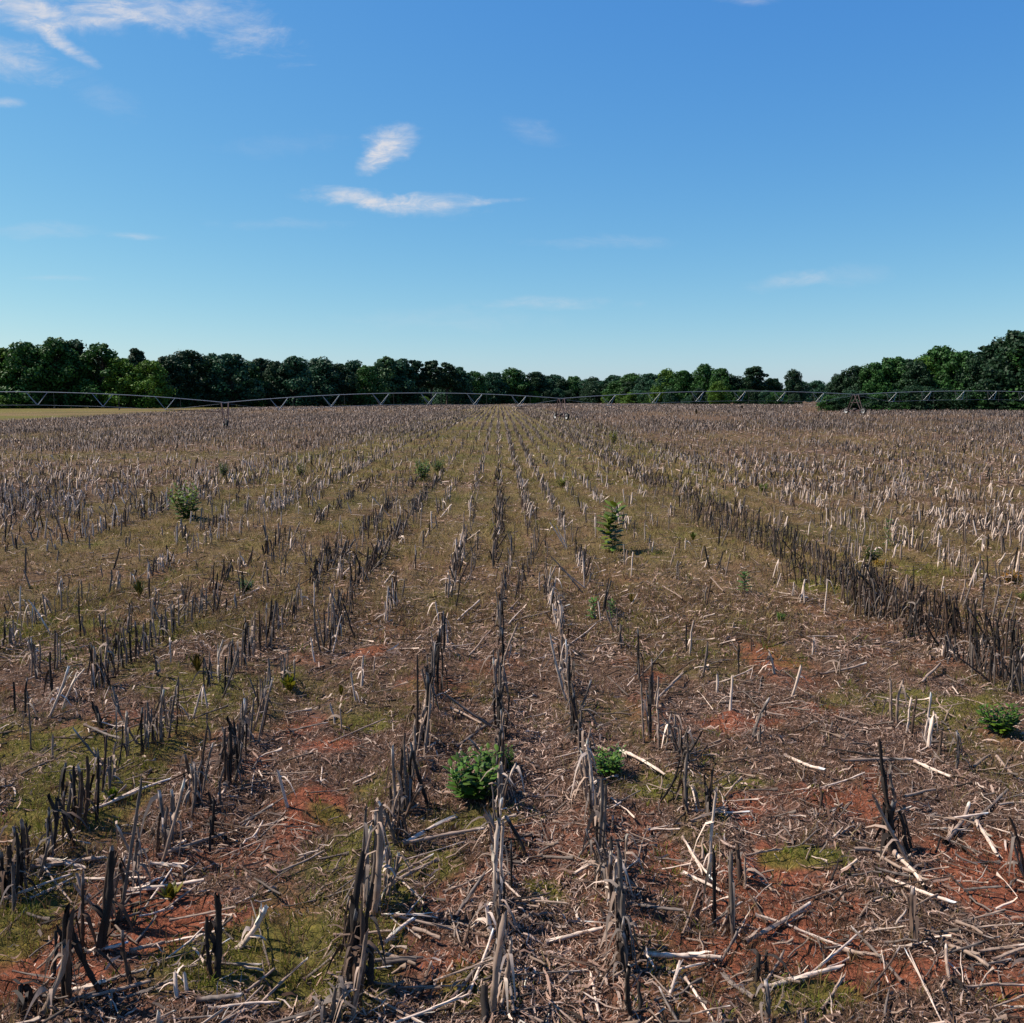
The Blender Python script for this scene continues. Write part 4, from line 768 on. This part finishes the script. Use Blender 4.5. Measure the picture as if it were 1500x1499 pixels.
line([(-20, 506, 300, 'oak', 'dark', 1.1), (10, 507, 298, 'tall', 'bright', 1.2), (42, 500, 296, 'oak', 'mid', 1.0), (88, 493, 300, 'oak', 'mid', .9), (112, 497, 306, 'tall', 'dark', 1.0), (155, 500, 302, 'tall', 'mid', 1.15), (182, 524, 300, 'oak', 'bright', .9), (205, 510, 318, 'pine', 'dark', 1.), (222, 526, 300, 'oak', 'bright', .95), (248, 520, 322, 'oak', 'dark', .9), (278, 512, 330, 'oak', 'dark', 1.1), (312, 517, 340, 'tall', 'teal', 1.), (340, 516, 335, 'oak', 'teal', 1.0), (368, 528, 345, 'oak', 'mid', .9), (384, 524, 360, 'pine', 'dark', 1.), (405, 528, 350, 'oak', 'dark', .9), (432, 520, 352, 'oak', 'teal', 1.1), (468, 523, 365, 'oak', 'teal', 1.1), (498, 532, 370, 'oak', 'dark', 1.), (520, 527, 385, 'tall', 'teal', 1.1), (540, 534, 375, 'oak', 'mid', 1.), (566, 520, 400, 'tall', 'pale', 1.2), (590, 525, 405, 'tall', 'teal', 1.2), (612, 527, 410, 'pine', 'dark', 1.1), (632, 527, 412, 'pine', 'dark', 1.2), (655, 530, 418, 'pine', 'dark', 1.2), (672, 537, 425, 'oak', 'teal', 1.), (695, 543, 440, 'oak', 'mid', 1.1), (722, 544, 455, 'oak', 'teal', 1.1), (752, 539, 465, 'oak', 'mid', 1.2), (785, 544, 470, 'oak', 'dark', 1.2), (812, 548, 475, 'oak', 'teal', 1.2), (840, 550, 478, 'oak', 'mid', 1.2), (870, 552, 470, 'oak', 'dark', 1.2), (898, 549, 460, 'oak', 'teal', 1.2), (925, 546, 440, 'oak', 'mid', 1.2), (950, 546, 425, 'oak', 'teal', 1.1), (975, 540, 410, 'oak', 'bright', 1.0), (1000, 542, 400, 'oak', 'mid', 1.), (1030, 532, 395, 'oak', 'mid', 1.), (1055, 538, 385, 'oak', 'mid', 1.), (1050, 558, 370, 'oak', 'bright', 1.), (1075, 550, 385, 'oak', 'dark', 1.), (1102, 536, 385, 'pine', 'dark', 1.5), (1130, 553, 390, 'oak', 'dark', 1.), (1161, 541, 380, 'oak', 'dark', .85),
      (1172, 558, 620, 'oak', 'teal', 1.3), (1196, 557, 640, 'oak', 'teal', 1.4), (1218, 560, 640, 'oak', 'teal', 1.4),
      (1228, 548, 178, 'oak', 'dark', .9), (1252, 535, 176, 'oak', 'dark', 1.0), (1280, 530, 172, 'oak', 'mid', .9), (1305, 521, 172, 'oak', 'mid', 1.), (1335, 528, 168, 'oak', 'dark', .9), (1350, 522, 170, 'oak', 'bright', .9), (1374, 505, 170, 'oak', 'mid', 1.), (1402, 512, 166, 'oak', 'mid', .95), (1428, 520, 162, 'oak', 'dark', .9), (1448, 505, 165, 'pine', 'dark', 1.5), (1470, 492, 163, 'tall', 'dark', 1.2), (1492, 480, 158, 'oak', 'dark', .9), (1525, 478, 156, 'oak', 'mid', 1.)])
trees = [(a[0], a[1], a[2]+18 if a[2] < 200 else a[2], *a[3:]) for a in trees]; nfront = len(trees)
for a in np.arange(650, 985, 17): trees.append((a+random.uniform(-5, 5), float(np.interp(a, [650, 700, 850, 985], [545, 552, 558, 552]))+random.uniform(-2, 6), float(tree_dist(a))-5, 'oak', random.choice(['dark', 'teal', 'mid', 'teal']), 1.3))
for a in np.arange(-10, 1165, 44):      # second rank behind fills the wood
    D = float(tree_dist(a)); ty = float(np.interp(a, [0, 60, 100, 135, 170, 300, 450, 560, 700, 850, 1030, 1170], [512, 514, 512, 524, 526, 520, 530, 532, 548, 556, 546, 556]))+random.uniform(-3, 7)
    trees.append((a+random.uniform(-8, 8), ty, D+22, random.choice(['oak', 'oak', 'tall']), random.choice(['dark', 'dark', 'teal']), 1.2))
for a in np.arange(-20, 1165, 36):      # third rank
    D = float(tree_dist(a)); ty = float(np.interp(a, [0, 100, 135, 170, 300, 450, 560, 700, 850, 1030, 1170], [516, 518, 526, 528, 526, 535, 537, 552, 558, 550, 558]))+random.uniform(-3, 6)
    trees.append((a+random.uniform(-8, 8), ty, D+40, 'oak', random.choice(['dark', 'dark', 'mid']), 1.4))
for a in range(1240, 1540, 42): trees.append((a, float(np.interp(a, [1240, 1300, 1370, 1450, 1500], [548, 528, 515, 512, 488])), 212, 'oak', 'dark', 1.1))
nback = len(trees)
for a in np.arange(-20, 1168, 19):      # understorey bushes at the wood's edge
    D = float(tree_dist(a))-12; trees.append((a+random.uniform(-6, 6), random.uniform(568, 581) if a < 640 or a > 980 else random.uniform(562, 577), D, 'bush', random.choice(['dark', 'mid', 'teal', 'dark', 'bright']), random.uniform(.8, 1.3)))
for a in range(1216, 1530, 20): trees.append((a, random.uniform(565, 582), float(np.interp(a, [1215, 1500], [182, 173])), 'bush', random.choice(['dark', 'mid', 'dark']), random.uniform(.8, 1.2)))
KN = {'oak': ('broadleaf_tree', 'rounded broadleaf tree', 'tree'), 'tall': ('broadleaf_tree', 'tall narrow broadleaf tree', 'tree'), 'pine': ('pine_tree', 'pine with a layered crown', 'pine tree'), 'bush': ('bush', 'low bush', 'bush')}
CN = {'dark': 'dark', 'mid': 'mid-green', 'bright': 'yellow-green', 'teal': 'blue-green', 'pale': 'pale green'}
def seg(px): return 'left wood' if px < 500 else ('middle wood' if px < 1168 else ('gap wood' if px < 1224 else 'right wood'))
cnt = {}
for i in sorted(range(len(trees)), key=lambda j: trees[j][0]):
    px, ty, D, kind, colr, wf = trees[i]; wf *= 1.12 if kind in ('oak', 'tall') else 1
    b_ = at(px, 600, D); b_.z = float(terr(b_.x, b_.y)); z1 = at(px, ty, D).z; hgt = z1-b_.z
    rank = 0 if i < nfront else (1 if i < nback else 2)
    cr, tr = tree_mesh(kind, i % 4, colr)
    e = empty(KN[kind][0], b_, random.uniform(0, 6.28)); wsc = hgt*wf
    if kind == 'bush': wsc = max(hgt, 6.5)*wf*1.0
    e.scale = (wsc*random.uniform(.85, 1.15), wsc*random.uniform(.85, 1.15), hgt)
    for nme, me in (('crown', cr), ('trunk', tr)):
        c = bpy.data.objects.new(nme, me); C.objects.link(c); c.parent = e
    sg = seg(px); cnt[(sg, rank)] = cnt.get((sg, rank), 0)+1; n_ = cnt[(sg, rank)]
    where = {'left wood': 'the left wood', 'middle wood': 'the middle wood', 'gap wood': 'the far gap', 'right wood': 'the right wood'}[sg]
    pos_ = {0: f"{num(n_)} from left along {where}", 1: f"behind the front rank, {num(n_)} from left in {where}", 2: f"{num(n_)} from left along the foot of {where}"}[rank]
    tag(e, f"{CN[colr]} {KN[kind][1]}, {pos_}", KN[kind][2], {0: 'trees along the far edge of the field', 1: 'trees behind the front rank', 2: 'bushes at the foot of the wood'}[rank])
print('objects', len(bpy.data.objects))
